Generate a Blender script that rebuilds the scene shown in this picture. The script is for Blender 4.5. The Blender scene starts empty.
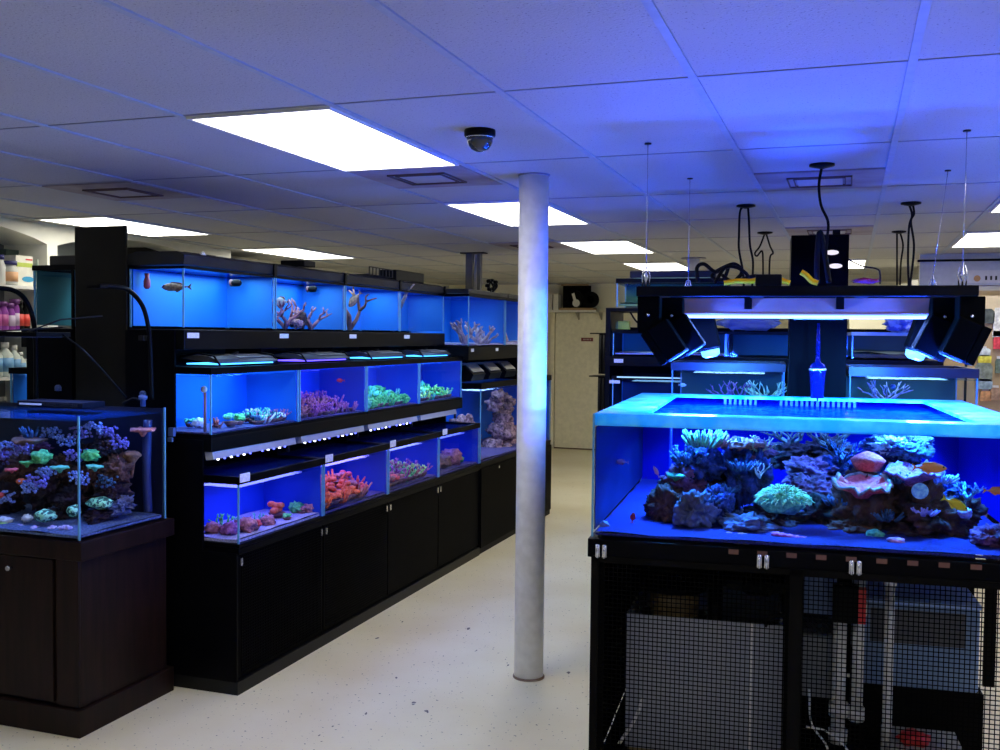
import bpy, math, random
from mathutils import Vector, Matrix, noise
C = bpy.context.scene.collection
PI = math.pi
rnd = random.Random(7)

# ---------------------------------------------------------------- camera
F = 1001.8
CAM = Vector((0, 0, 1.679))
YAW, PIT, ROL = -.3356, -.0389, .0098
fw = Vector((math.sin(YAW)*math.cos(PIT), math.cos(YAW)*math.cos(PIT), math.sin(PIT)))
r0 = Vector((math.cos(YAW), -math.sin(YAW), 0)); u0 = r0.cross(fw)
rt = math.cos(ROL)*r0 + math.sin(ROL)*u0
up = -math.sin(ROL)*r0 + math.cos(ROL)*u0
cam = bpy.data.objects.new('camera', bpy.data.cameras.new('camera'))
C.objects.link(cam)
cam.matrix_world = Matrix(((rt.x, up.x, -fw.x, CAM.x), (rt.y, up.y, -fw.y, CAM.y), (rt.z, up.z, -fw.z, CAM.z), (0, 0, 0, 1)))
cam.data.sensor_width = 36; cam.data.lens = F/1000*36
cam.data.clip_start = .05
bpy.context.scene.camera = cam

def ray(px, py): return rt*((px-500)/F) + up*(-(py-375)/F) + fw
def at(px, py, Y):
    d = ray(px, py); return CAM + d*(Y/d.y)
def atx(px, py, X):
    d = ray(px, py); return CAM + d*(X/d.x)
def atz(px, py, Z):
    d = ray(px, py); return CAM + d*((Z-CAM.z)/d.z)
# right-hand station: tank, frame and racks behind stand turned a little
SO = Vector((-.895, 3.62, 0)); SA = math.radians(4.3)
SU = Vector((math.cos(SA), math.sin(SA), 0)); SV = Vector((-math.sin(SA), math.cos(SA), 0))
def sl(p): q = p-SO; return Vector((q.dot(SU), q.dot(SV), p.z))
def sw(u, v, z=0): return SO + SU*u + SV*v + Vector((0, 0, z))
def ats(px, py, v):
    d = ray(px, py); t = (v - (CAM-SO).dot(SV))/d.dot(SV); return sl(CAM+d*t)

# ---------------------------------------------------------------- materials
def pri(m): return m.node_tree.nodes['Principled BSDF']
MC = {}
def mat(name, col, rough=.5, metal=0, var=.0, scale=20, col2=None, bump=0, bscale=None, spec=.5, sub=0, coat=0, thr=None):
    if name in MC: return MC[name]
    m = bpy.data.materials.new(name); m.use_nodes = True; nt = m.node_tree; b = pri(m)
    b.inputs['Roughness'].default_value = rough; b.inputs['Metallic'].default_value = metal
    b.inputs['Specular IOR Level'].default_value = spec
    if coat: b.inputs['Coat Weight'].default_value = coat
    c = (*col, 1)
    tc = nt.nodes.new('ShaderNodeTexCoord')
    nz = nt.nodes.new('ShaderNodeTexNoise'); nz.inputs['Scale'].default_value = scale; nz.inputs['Detail'].default_value = 4
    nt.links.new(tc.outputs['Object'], nz.inputs['Vector'])
    rp = nt.nodes.new('ShaderNodeValToRGB')
    if col2 is None:
        k = var if var else .06
        col2 = tuple(min(1, x*(1+k)) for x in col); c = (*[x*(1-k) for x in col], 1)
    rp.color_ramp.elements[0].color = c; rp.color_ramp.elements[1].color = (*col2, 1)
    a, z = thr or (.35, .65)
    rp.color_ramp.elements[0].position = a; rp.color_ramp.elements[1].position = z
    nt.links.new(nz.outputs['Fac'], rp.inputs['Fac']); nt.links.new(rp.outputs['Color'], b.inputs['Base Color'])
    if bump:
        n2 = nt.nodes.new('ShaderNodeTexNoise'); n2.inputs['Scale'].default_value = bscale or scale*2; n2.inputs['Detail'].default_value = 5
        nt.links.new(tc.outputs['Object'], n2.inputs['Vector'])
        bp = nt.nodes.new('ShaderNodeBump'); bp.inputs['Strength'].default_value = bump; bp.inputs['Distance'].default_value = .01
        nt.links.new(n2.outputs['Fac'], bp.inputs['Height']); nt.links.new(bp.outputs['Normal'], b.inputs['Normal'])
    MC[name] = m; return m
def emis(name, col, s):
    if name in MC: return MC[name]
    m = bpy.data.materials.new(name); m.use_nodes = True; b = pri(m)
    b.inputs['Base Color'].default_value = (.1, .1, .1, 1)
    b.inputs['Emission Color'].default_value = (*col, 1); b.inputs['Emission Strength'].default_value = s
    MC[name] = m; return m
def glassmat(name, tint=(.93, .96, 1), gloss=(.9, .95, 1), fac=.12, diff=None, dfac=0, bump=0, rough=.02, front=False):
    if name in MC: return MC[name]
    m = bpy.data.materials.new(name); m.use_nodes = True; nt = m.node_tree
    for n in list(nt.nodes): nt.nodes.remove(n)
    o = nt.nodes.new('ShaderNodeOutputMaterial'); t = nt.nodes.new('ShaderNodeBsdfTransparent'); t.inputs[0].default_value = (*tint, 1)
    g = nt.nodes.new('ShaderNodeBsdfGlossy'); g.inputs[0].default_value = (*gloss, 1); g.inputs['Roughness'].default_value = rough
    fr = nt.nodes.new('ShaderNodeFresnel'); fr.inputs[0].default_value = 1.33
    mu = nt.nodes.new('ShaderNodeMath'); mu.operation = 'MULTIPLY'; mu.inputs[1].default_value = fac
    nt.links.new(fr.outputs[0], mu.inputs[0])
    if front:
        ge = nt.nodes.new('ShaderNodeNewGeometry'); iv = nt.nodes.new('ShaderNodeMath'); iv.operation = 'SUBTRACT'; iv.inputs[0].default_value = 1
        m3 = nt.nodes.new('ShaderNodeMath'); m3.operation = 'MULTIPLY'
        nt.links.new(ge.outputs['Backfacing'], iv.inputs[1]); nt.links.new(mu.outputs[0], m3.inputs[0]); nt.links.new(iv.outputs[0], m3.inputs[1]); mu = m3
    mx = nt.nodes.new('ShaderNodeMixShader'); nt.links.new(mu.outputs[0], mx.inputs[0])
    nt.links.new(t.outputs[0], mx.inputs[1]); nt.links.new(g.outputs[0], mx.inputs[2])
    last = mx
    if bump:
        tc = nt.nodes.new('ShaderNodeTexCoord'); nz = nt.nodes.new('ShaderNodeTexNoise'); nz.inputs['Scale'].default_value = 14
        bp = nt.nodes.new('ShaderNodeBump'); bp.inputs['Strength'].default_value = bump; bp.inputs['Distance'].default_value = .02
        nt.links.new(tc.outputs['Object'], nz.inputs['Vector']); nt.links.new(nz.outputs['Fac'], bp.inputs['Height'])
        nt.links.new(bp.outputs['Normal'], g.inputs['Normal'])
    if diff:
        d = nt.nodes.new('ShaderNodeBsdfDiffuse'); d.inputs[0].default_value = (*diff, 1)
        m2 = nt.nodes.new('ShaderNodeMixShader'); m2.inputs[0].default_value = dfac
        nt.links.new(mx.outputs[0], m2.inputs[1]); nt.links.new(d.outputs[0], m2.inputs[2]); last = m2
    nt.links.new(last.outputs[0], o.inputs[0])
    MC[name] = m; return m

GLASS = glassmat('aquarium_glass', fac=.2, front=True)
GEDGE = mat('glass_edge_silicone', (.12, .35, .55), .2, spec=.6)
WATER = glassmat('water_surface', (.6, .8, 1), (.6, .8, 1), .8, (.01, .1, .6), .12, bump=.15)
BLACK = mat('black_laminate', (.0016, .0016, .0026), .4, var=.3, scale=6, spec=.05)
BLACKM = mat('black_matte_board', (.004, .0035, .003), .6, var=.3, scale=5, spec=.05)
BPLAS = mat('black_plastic', (.0028, .0028, .0032), .42, var=.2, scale=12, spec=.08)
GREYB = mat('charcoal_metal', (.02, .02, .022), .5, .1, var=.2, spec=.15)
SILV = mat('brushed_aluminium', (.5, .5, .5), .35, .8, var=.1, scale=30)
WHITE = mat('white_paint', (.75, .74, .70), .5, var=.03)
PVC = mat('white_pvc', (.72, .72, .68), .35, var=.05)
LABEL = mat('paper_label', (.75, .75, .75), .6, var=.15, scale=160)
RED = mat('red_plastic', (.6, .02, .02), .4)
YEL = mat('yellow_rubber', (.95, .42, .0), .6, spec=.1)
CHROME = mat('steel', (.6, .6, .62), .25, .9)
CORD = mat('black_cord', (.006, .006, .006), .6, spec=.08)
PODM = mat('pod_black_casting', (.0012, .0012, .0014), .7, spec=.02)

# ---------------------------------------------------------------- mesh building
class MB:
    def __init__(s): s.v = []; s.f = []; s.sm = []
    def add(s, vs, fs, smooth=False):
        n = len(s.v); s.v += [tuple(v) for v in vs]; s.f += [tuple(i+n for i in f) for f in fs]; s.sm += [smooth]*len(fs); return s
    def box(s, x0, y0, z0, x1, y1, z1):
        v = [(x0,y0,z0),(x1,y0,z0),(x1,y1,z0),(x0,y1,z0),(x0,y0,z1),(x1,y0,z1),(x1,y1,z1),(x0,y1,z1)]
        return s.add(v, [(0,3,2,1),(4,5,6,7),(0,1,5,4),(1,2,6,5),(2,3,7,6),(3,0,4,7)])
    def obox(s, c, size, M=None):
        # oriented box: centre, full size, 3x3 rotation
        a, b, d = [k/2 for k in size]; vs = []
        for z in (-d, d):
            for (x, y) in ((-a,-b),(a,-b),(a,b),(-a,b)):
                p = Vector((x, y, z)); p = M @ p if M else p; vs.append(p+Vector(c))
        return s.add(vs, [(0,3,2,1),(4,5,6,7),(0,1,5,4),(1,2,6,5),(2,3,7,6),(3,0,4,7)])
    def rings(s, rings, cap=True, smooth=True):
        n = len(rings[0]); vs = [p for r in rings for p in r]; fs = []
        for i in range(len(rings)-1):
            for j in range(n):
                k = (j+1) % n; fs.append((i*n+j, i*n+k, (i+1)*n+k, (i+1)*n+j))
        s.add(vs, fs, smooth)
        if cap:
            b = len(s.v)-len(vs)
            s.f.append(tuple(b+j for j in reversed(range(n)))); s.sm.append(False)
            s.f.append(tuple(b+(len(rings)-1)*n+j for j in range(n))); s.sm.append(False)
        return s
    def tube(s, pts, r, n=8, rads=None):
        pts = [Vector(p) for p in pts]; rs = []
        t0 = (pts[1]-pts[0]).normalized(); a = Vector((0,0,1)) if abs(t0.z) < .9 else Vector((1,0,0))
        nx = t0.cross(a).normalized()
        for i, p in enumerate(pts):
            t = (pts[min(i+1, len(pts)-1)]-pts[max(i-1, 0)]).normalized()
            nx = (nx - t*nx.dot(t)).normalized(); ny = t.cross(nx)
            rr = rads[i] if rads else r
            rs.append([p + nx*rr*math.cos(2*PI*j/n) + ny*rr*math.sin(2*PI*j/n) for j in range(n)])
        return s.rings(rs)
    def lathe(s, prof, c=(0,0,0), n=20, ax='z'):
        rs = []
        for (r, h) in prof:
            ring = []
            for j in range(n):
                a = 2*PI*j/n; x, y = r*math.cos(a), r*math.sin(a)
                p = {'z': (x, y, h), 'y': (x, h, -y), 'x': (h, x, y)}[ax]
                ring.append(Vector(p)+Vector(c))
            rs.append(ring)
        return s.rings(rs)
    def prism(s, poly, y0, y1, ax='y'):
        n = len(poly); vs = []
        for h in (y0, y1):
            for (a, b) in poly: vs.append({'y': (a, h, b), 'z': (a, b, h), 'x': (h, a, b)}[ax])
        fs = [tuple(range(n)), tuple(reversed(range(n, 2*n)))] + [(i, i+n, (i+1) % n+n, (i+1) % n) for i in range(n)]
        return s.add(vs, fs)
    def blob(s, c, r, seed=0, amp=.3, freq=2., sub=3, flat=None):
        vs, fs = ico(sub); out = []; c = Vector(c)
        for v in vs:
            d = 1 + amp*(noise.noise(v*freq+Vector((seed*3.7, seed*1.3, seed)))*1.3 + .6*noise.noise(v*freq*2.7+Vector((seed, 5, 9)))+.45*noise.noise(v*freq*6+Vector((seed, 1, 2))))
            if sub > 4: d -= amp*.9*max(0, .25-abs(noise.noise(v*freq*3.3+Vector((seed, 8, 3)))))+amp*.22*noise.noise(v*freq*14+Vector((seed, 2, 7)))
            p = Vector((v.x*r[0], v.y*r[1], v.z*r[2]))*d
            if flat is not None and p.z < -flat: p.z = -flat
            out.append(c+p)
        return s.add(out, fs, True)
    def build(s, name, m, parent=None, loc=None, rotz=0, bevel=0, kind=None):
        me = bpy.data.meshes.new(name); me.from_pydata(s.v, [], s.f)
        me.polygons.foreach_set('use_smooth', s.sm); me.update()
        import bmesh
        bm = bmesh.new(); bm.from_mesh(me); bmesh.ops.recalc_face_normals(bm, faces=bm.faces); bm.to_mesh(me); bm.free()
        me.materials.append(m); o = bpy.data.objects.new(name, me); C.objects.link(o)
        if parent: o.parent = parent
        if loc is not None: o.location = loc
        o.rotation_euler.z = rotz
        if bevel:
            b = o.modifiers.new('bevel', 'BEVEL'); b.width = bevel; b.segments = 2; b.limit_method = 'ANGLE'
        if kind: o['kind'] = kind
        return o
ICO = {}
def ico(sub):
    if sub in ICO: return ICO[sub]
    import bmesh
    bm = bmesh.new(); bmesh.ops.create_icosphere(bm, subdivisions=sub, radius=1)
    ICO[sub] = ([v.co.copy() for v in bm.verts], [tuple(v.index for v in f.verts) for f in bm.faces]); bm.free(); return ICO[sub]

def tag(o, label, cat, group=None, kind=None):
    o['label'] = label; o['category'] = cat
    if group: o['group'] = group
    if kind: o['kind'] = kind
    return o
def thing(name, label, cat, loc=(0,0,0), rotz=0, group=None):
    o = bpy.data.objects.new(name, None); C.objects.link(o); o.empty_display_size = .05
    o.location = loc; o.rotation_euler.z = rotz; return tag(o, label, cat, group)
def dup(o, loc, rotz=None, label=None, group=None, parent=None, scale=None):
    c = o.copy(); C.objects.link(c); c.parent = parent
    if loc is not None: c.location = loc
    if rotz is not None: c.rotation_euler.z = rotz
    if scale: c.scale = (scale,)*3
    if label: c['label'] = label
    if group: c['group'] = group
    for ch in list(o.children): dup(ch, None, parent=c)
    return c
def struct(name, mb, m, **k): return mb.build(name, m, kind='structure', **k)
def area(name, loc, sx, sy, power, col, rot=(0,0,0), spread=None):
    l = bpy.data.lights.new(name, 'AREA'); l.shape = 'RECTANGLE'; l.size = sx; l.size_y = sy; l.energy = power; l.color = col
    if spread: l.spread = spread
    o = bpy.data.objects.new(name, l); C.objects.link(o); o.location = loc; o.rotation_euler = rot; return o
def curve(pts, n=8):
    # Catmull-Rom through points
    P = [Vector(p) for p in pts]; P = [P[0]*2-P[1]]+P+[P[-1]*2-P[-2]]; out = []
    for i in range(1, len(P)-2):
        for k in range(n):
            t = k/n; a, b, c, d = P[i-1:i+3]
            out.append(.5*((2*b)+(c-a)*t+(2*a-5*b+4*c-d)*t*t+(3*b-a-3*c+d)*t**3))
    out.append(P[-2]); return out
#==SETTING==
CZ = 2.461; GX0, GY0, GW, GL = -2.29, 3.0545, .6096, 1.2192
def gx(i): return GX0+i*GW
def gy(j): return GY0+j*GL
XR = 3.2; YB = 14.46; YF = -2.2; XL = -5.5; XLB = -5.9
floorm = mat('speckled_vinyl_floor', (.84, .75, .52), .34, scale=1.3, col2=(.93, .86, .66), spec=.35)
nt = floorm.node_tree; b = pri(floorm)
tc = nt.nodes.new('ShaderNodeTexCoord')
rp0 = [n for n in nt.nodes if n.type == 'VALTORGB'][0]
def speck(vec, scale, thr, col, prev):
    nz = nt.nodes.new('ShaderNodeTexNoise'); nz.inputs['Scale'].default_value = scale; nz.inputs['Detail'].default_value = 2
    mp = nt.nodes.new('ShaderNodeMapping'); mp.inputs['Scale'].default_value = vec
    nt.links.new(tc.outputs['Object'], mp.inputs[0]); nt.links.new(mp.outputs[0], nz.inputs['Vector'])
    gt = nt.nodes.new('ShaderNodeMapRange'); gt.inputs[1].default_value = thr; gt.inputs[2].default_value = thr+.02
    nt.links.new(nz.outputs['Fac'], gt.inputs[0])
    mx = nt.nodes.new('ShaderNodeMix'); mx.data_type = 'RGBA'; mx.inputs[7].default_value = (*col, 1)
    nt.links.new(gt.outputs[0], mx.inputs[0]); nt.links.new(prev, mx.inputs[6]); return mx.outputs[2]
o1 = speck((1, 1, 1), 60, .69, (.12, .09, .06), rp0.outputs['Color'])
o1 = speck((1, .5, 1), 22, .735, (.10, .08, .06), o1)
nt.links.new(o1, b.inputs['Base Color'])
struct('floor', MB().box(XLB-.2, YF, -.1, XR, YB, 0), floorm)
tile = mat('acoustic_ceiling_tile', (.43, .43, .435), .85, scale=1.2, col2=(.465, .465, .47), bump=.25, bscale=120)
nt = tile.node_tree; b = pri(tile); tc = nt.nodes.new('ShaderNodeTexCoord')
rp0 = [n for n in nt.nodes if n.type == 'VALTORGB'][0]
nt.links.new(speck((1, 1, 1), 130, .65, (.24, .24, .25), rp0.outputs['Color']), b.inputs['Base Color'])
struct('ceiling', MB().box(XLB-.2, YF, CZ, XR, YB, CZ+.1), tile)
bars = MB()
for i in range(-6, 10):
    x = gx(i)
    if XLB < x < XR: bars.box(x-.012, YF, CZ-.006, x+.012, YB, CZ+.001)
bar2 = MB()
for j in range(-5, 10):
    y = gy(j)
    if YF < y < YB: bar2.box(XLB, y-.005, CZ-.003, XR, y+.005, CZ+.001)
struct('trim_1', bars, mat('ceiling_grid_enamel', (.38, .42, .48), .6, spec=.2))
struct('trim_3', bar2, mat('ceiling_grid_dark_enamel', (.28, .29, .33), .6))  # cross bars in a darker grey than the long bars
cream = mat('cream_wall_paint', (.80, .77, .60), .7, scale=2, col2=(.84, .81, .64))
struct('wall_back', MB().box(XLB-.2, YB, 0, XR, YB+.1, CZ), cream)
struct('wall_right', MB().box(XR, YF, 0, XR+.1, YB, CZ), cream)
struct('wall_front', MB().box(XLB-.2, YF-.1, 0, XR, YF, CZ), cream)
# left wall with arched display niches
lw = MB(); niches = [(-1.2, .65), (.75, 2.6), (2.7, 4.0), (4.1, 5.79), (5.89, 7.72)]
lw.box(XLB-.1, 8.07, 0, XLB, YB, CZ)
struct('wall_niche', MB().box(XLB-.1, YF, 0, XLB, 8.07, CZ), mat('grey_niche_back', (.20,.22,.23), .7, scale=3))  # niche backs in a darker grey than the wall face
ys = YF
for (a, c) in niches:
    lw.box(XLB, ys, 0, XL, a, CZ); ys = c
    N = 14; zs, za = 2.31, 2.425
    pts = [(a+(c-a)*k/N, zs+(za-zs)*math.sin(PI*k/N)**.8) for k in range(N+1)]
    for k in range(N):
        (y0, z0), (y1, z1) = pts[k], pts[k+1]
        lw.prism([(y0, z0), (y1, z1), (y1, CZ), (y0, CZ)], XLB, XL, 'x')
lw.box(XLB, ys, 0, XL, 8.07, CZ)
struct('wall_left', lw, mat('white_wall_paint', (.80, .79, .72), .6, scale=3))
struct('baseboard_back', MB().box(XLB, YB-.015, 0, XR, YB-.001, .1), mat('brown_vinyl_base', (.12, .05, .03), .5))
# door in the back wall
dm = mat('door_paint', (.84, .80, .62), .5)
dr = MB().box(-4.16, YB-.03, 0.02, -3.25, YB-.002, 2.03); struct('door_1', dr, dm, bevel=.004)
struct('trim_2', MB().box(-4.23, YB-.045, 0, -4.17, YB-.002, 2.09).box(-3.24, YB-.045, 0, -3.18, YB-.002, 2.09).box(-4.23, YB-.045, 2.04, -3.18, YB-.002, 2.09), dm)
p = at(587, 339.5, YB-.04)
sg = thing('door_sign', 'small dark red plaque with a pale line of lettering on the back door', 'sign', (p.x, YB-.031, p.z))
MB().box(-.09, -.006, -.026, .09, 0, .026).build('plate', mat('maroon_sign', (.16, .02, .02), .5), sg)
t = MB()
for k, w in enumerate((.02, .012, .018, .014, .02)): t.box(-.058+k*.025, -.008, -.009, -.058+k*.025+w, -.005, .009)
t.build('lettering', mat('sign_lettering', (.5, .45, .4), .5), sg)

# ceiling lights and vents
TR = emis('troffer_diffuser', (1, .97, .85), 7.2)
def troffer(i, j, label):
    t = thing('ceiling_light', label, 'light', (gx(i)+GW/2, gy(j)+GL/2, CZ), 0, 'recessed fluorescent ceiling lights')
    a, b2 = GW/2-.012, GL/2-.012; w = .014
    MB().box(-a,-b2,-.012,a,-b2+w,0).box(-a,b2-w,-.012,a,b2,0).box(-a,-b2+w,-.012,-a+w,b2-w,0).box(a-w,-b2+w,-.012,a,b2-w,0).build('frame', WHITE, t)
    MB().box(-a+w, -b2+w, -.010, a-w, b2-w, -.002).build('diffuser', TR, t)
TRO = [(0,0,'large bright ceiling panel nearest the camera, left of the dome camera'),(0,2,'bright ceiling panel half hidden behind the white pole'),
 (0,4,'third bright ceiling panel along the aisle, just right of the pole'),(0,6,'farthest small bright ceiling panel over the back aisle'),
 (-5,2,'bright ceiling panel cut by the top of the left black tower'),(-5,4,'bright ceiling panel over the left wall beyond the black tower'),
 (5,2,'bright ceiling panel just clipped by the right edge of the photo, nearer one'),(5,4,'bright ceiling panel behind the right hanging cables'),
 (5,6,'far ceiling panel seen edge-on above the white wall board on the right'),(3,6,'far bright ceiling panel glimpsed beside the right black tower')]
for i, j, l in TRO: troffer(i, j, l)
for i, j in ((0,-2),(5,0),(5,-2),(-5,0)): troffer(i, j, 'ceiling panel outside the picture on the camera side of the shop')
ventm = mat('vent_enamel', (.22, .17, .18), .6, scale=4, col2=(.34, .29, .30))
stain = mat('vent_dust', (.12, .07, .06), .8, scale=30)
def vent(i, j, label):
    t = thing('ceiling_vent', label, 'vent', (gx(i)+GW/2, gy(j)+GL/4, CZ), 0, 'square ceiling air vents')
    a = GW/2-.014
    MB().box(-a, -a, -.008, a, a, 0).build('face_plate', ventm, t)
    g = MB()
    for s_, w in ((.15, .006), (.12, .004)):
        g.box(-s_,-s_,-.016,s_,-s_+w,-.007).box(-s_,s_-w,-.016,s_,s_,-.007).box(-s_,-s_,-.016,-s_+w,s_,-.007).box(s_-w,-s_,-.016,s_,s_,-.007)
    g.build('louver', stain, t)
    MB().box(-.105, -.105, -.014, .105, .105, -.008).build('centre_panel', mat('vent_centre', (.38, .36, .38), .5), t)
vent(0, 1, 'square air vent next to the nearest bright ceiling panel'); vent(3, 1.5, 'rust-stained air vent above the right hanging light frame')
vent(-3, 1, 'dusty air vent in the dark patch of ceiling at left'); vent(3, 3.5, 'small far air vent right of the right black tower top'); vent(-1, 4, 'far air vent on the ceiling behind the white pole')

# dome camera
dc = thing('dome_camera', 'black dome security camera on the ceiling left of the pole', 'camera', (-1.346, 3.60, CZ))
MB().lathe([(.058,-.0),(.060,-.004),(.060,-.022),(.055,-.028)], n=28).build('base_ring', BPLAS, dc)
MB().lathe([(.050,-.028),(.049,-.045),(.043,-.060),(.032,-.073),(.016,-.081),(.001,-.083)], n=28).build('dome', mat('smoked_dome', (.03,.03,.03), .08, spec=.9), dc)
MB().lathe([(.0505,-.027),(.053,-.027),(.053,-.031),(.0505,-.031)], n=28).build('chrome_ring', CHROME, dc)

# poles
polem = mat('white_pole_paint', (.86, .86, .88), .35, bump=.08, bscale=6, spec=.4)
pole = thing('support_pole', 'round white support pole standing in the middle of the aisle', 'pole', (-1.462, 4.665, 0))
MB().lathe([(.072, 0), (.0715, 1.2), (.072, CZ-.004)], n=36).build('shaft', polem, pole)
MB().lathe([(.078, 0), (.078, .006), (.073, .010)], n=36).build('base_collar', mat('rusty_collar', (.25, .17, .12), .8), pole)
MB().lathe([(.073, CZ-.008), (.079, CZ-.005), (.079, CZ-.001)], n=36).build('ceiling_collar', mat('grey_collar', (.25, .25, .3), .6), pole)
p2 = thing('support_pole', 'far white round pole seen above the hanging light frame', 'pole', (-1.46, 9.9, 0))
MB().lathe([(.06, 0), (.06, CZ-.002)], n=24).build('shaft', polem, p2)
MB().lathe([(.12, CZ-.012), (.12, CZ-.001)], n=24).build('ceiling_collar', mat('grey_collar', (.25, .25, .3), .6), p2)
#==LEFTRACK==
def bluebg(name, col): return mat(name, col, .7, scale=2.0, col2=tuple(x*1.15 for x in col))
def tank(label, x0, y0, z0, x1, y1, z1, bg, water=.93, name='glass_tank', group=None, rim=(.03, BLACK), back='x0', labels=(), sand=None, frame_bot=True, rotz=0, root=None, wcol=None, light=None):
    """aquarium in its own frame: origin at x0,y0,z0"""
    W, D, H = x1-x0, y1-y0, z1-z0
    t = thing(name, label, 'aquarium', (x0, y0, z0) if root is None else root, rotz, group)
    g = .006
    m = MB().box(0,0,0,W,D,g)
    m.box(0,0,g,W,g,H).box(0,D-g,g,W,D,H).box(0,g,g,g,D-g,H).box(W-g,g,g,W,D-g,H)
    m.build('glass', GLASS, t)
    s = .005
    for x in (0, W-s):
        for y in (0, D-s): MB().box(x-.0012, y-.0012, 0, x+s+.0012, y+s+.0012, H).build('corner_seam', GEDGE, t)
    q = .004
    bgb = MB()
    if back == 'x0': bgb.box(g+.002, g+.002, g, g+.007, D-g-.002, H-.004)
    if back == 'y1': bgb.box(g+.002, D-g-.007, g, W-g-.002, D-g-.002, H-.004)
    if back == 'x0': bgb.box(g+.007, D-g-.007, g, W-g-.002, D-g-.002, H-.004)
    if back == 'x1': bgb.box(W-g-.007, g+.002, g, W-g-.002, D-g-.002, H-.004)
    bgb.build('background_panel', bg, t)
    if rim:
        h, rm = rim; o = .006; w = .018
        for (za, zb) in (((H-.004), H+h-.004),) + (((-.012, .004),) if frame_bot else ()):
            r = MB()
            r.box(-o,-o,za,W+o,w,zb).box(-o,D-w,za,W+o,D+o,zb).box(-o,w,za,w,D-w,zb).box(W-w,w,za,W+o,D-w,zb)
            r.build('rim', rm, t)
    zw = H*water
    MB().add([(g,g,zw),(W-g,g,zw),(W-g,D-g,zw),(g,D-g,zw)], [(0,1,2,3)]).build('water_surface', WATER, t)
    if sand:
        sb = MB(); nx, ny = max(4, int(W/.04)), max(4, int(D/.04)); vs = []; fs = []
        for i in range(nx+1):
            for j in range(ny+1):
                x = g+.008+(W-2*g-.016)*i/nx; y = g+.001+(D-2*g-.002)*j/ny
                vs.append((x, y, g+sand[0]*(1+.5*noise.noise(Vector((x*6, y*6, z0*9+y0))))))
        for i in range(nx):
            for j in range(ny): a = i*(ny+1)+j; fs.append((a, a+ny+1, a+ny+2, a+1))
        n0 = len(vs); sb.add(vs, fs, True)
        for (xa, ya, xb, yb) in ((g+.008,g+.001,W-g-.008,g+.001),(W-g-.008,g+.001,W-g-.008,D-g-.001)):
            sb.add([(xa,ya,g),(xb,yb,g),(xb,yb,g+sand[0]*.75),(xa,ya,g+sand[0]*.75)], [(0,1,2,3)])
        sb.build('sand_bed', sand[1], t)['kind'] = 'stuff'
    for (fx, fy, fz, w_, h_, ax) in labels:
        if ax == 'x': MB().box(W+.006, fy*D, fz, W+.0085, fy*D+w_, fz+h_).build('price_label', LABEL, t)
        else: MB().box(fx*W, -.0085, fz, fx*W+w_, -.006, fz+h_).build('price_label', LABEL, t)
    return t

RX3, RX2, RX1, RXB = -2.65, -2.80, -2.95, -3.27
Y0, BW = 3.945, .80
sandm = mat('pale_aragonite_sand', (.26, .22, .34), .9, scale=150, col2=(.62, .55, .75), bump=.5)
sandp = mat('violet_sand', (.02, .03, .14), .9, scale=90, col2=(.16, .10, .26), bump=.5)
ordn = ['nearest', 'second', 'third', 'farthest']
# the shelving carcass
def carcass(label, mirror, y0, n, doors=True):
    sx = -1 if mirror else 1
    t = thing('aquarium_shelving', label, 'shelving', (RXB if not mirror else -3.59, y0, 0))
    def bx(mb, a, ya, za, b_, yb, zb):
        a2, b2 = sx*(a-RXB), sx*(b_-RXB); return mb.box(min(a2,b2), ya, za, max(a2,b2), yb, zb)
    L = n*BW
    c = MB(); bx(c, RXB+.01, .0, .06, RX3-.02, L, .655); bx(c, RXB+.0, .0, .655, RX3+.004, L, .685); c.build('cabinet', BLACK, t, bevel=.003)
    k = MB(); bx(k, RXB, -.012, 0, RX3+.006, L, .06); k.build('toe_board', mat('dark_grey_kick', (.010,.010,.010), .4, spec=.15), t)
    e = MB()
    # stepped near-end panel
    def P(x): return sx*(x-RXB)
    poly = [(P(RXB), .06), (P(RX3), .06), (P(RX3), .66), (P(-2.835), .66), (P(-2.835), 1.18), (P(-2.99), 1.18), (P(-2.99), 1.69), (P(RXB), 1.69)]
    e.prism(poly, -.012, 0); e.build('end_panel', BLACK, t)
    bk = MB(); bx(bk, RXB-.0, 0, .685, RXB+.012, L, 2.0); bk.build('back_board', BLACKM, t)
    s = MB(); bx(s, RXB+.012, 0, 1.125, RX2+.006, L, 1.19); s.build('shelf', BPLAS, t, bevel=.003)
    s = MB(); bx(s, RXB+.012, 0, 1.60, RX1+.006, L, 1.695); s.build('shelf', BPLAS, t, bevel=.003)
    for i in range(1, n+1):
        u = MB(); yy = i*BW-.012
        bx(u, RXB+.012, yy-.004, .685, -2.93, yy+.016, 1.125); bx(u, RXB+.012, yy-.004, 1.19, -3.03, yy+.016, 1.60); u.build('upright', BLACK, t)
    return t, bx
car, bx = carcass('black stepped three-tier shelving unit along the aisle holding rows of blue tanks', False, Y0, 4)
doorm = mat('black_door_laminate', (.0012, .0012, .002), .5, var=.4, scale=4, spec=.02)
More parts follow.
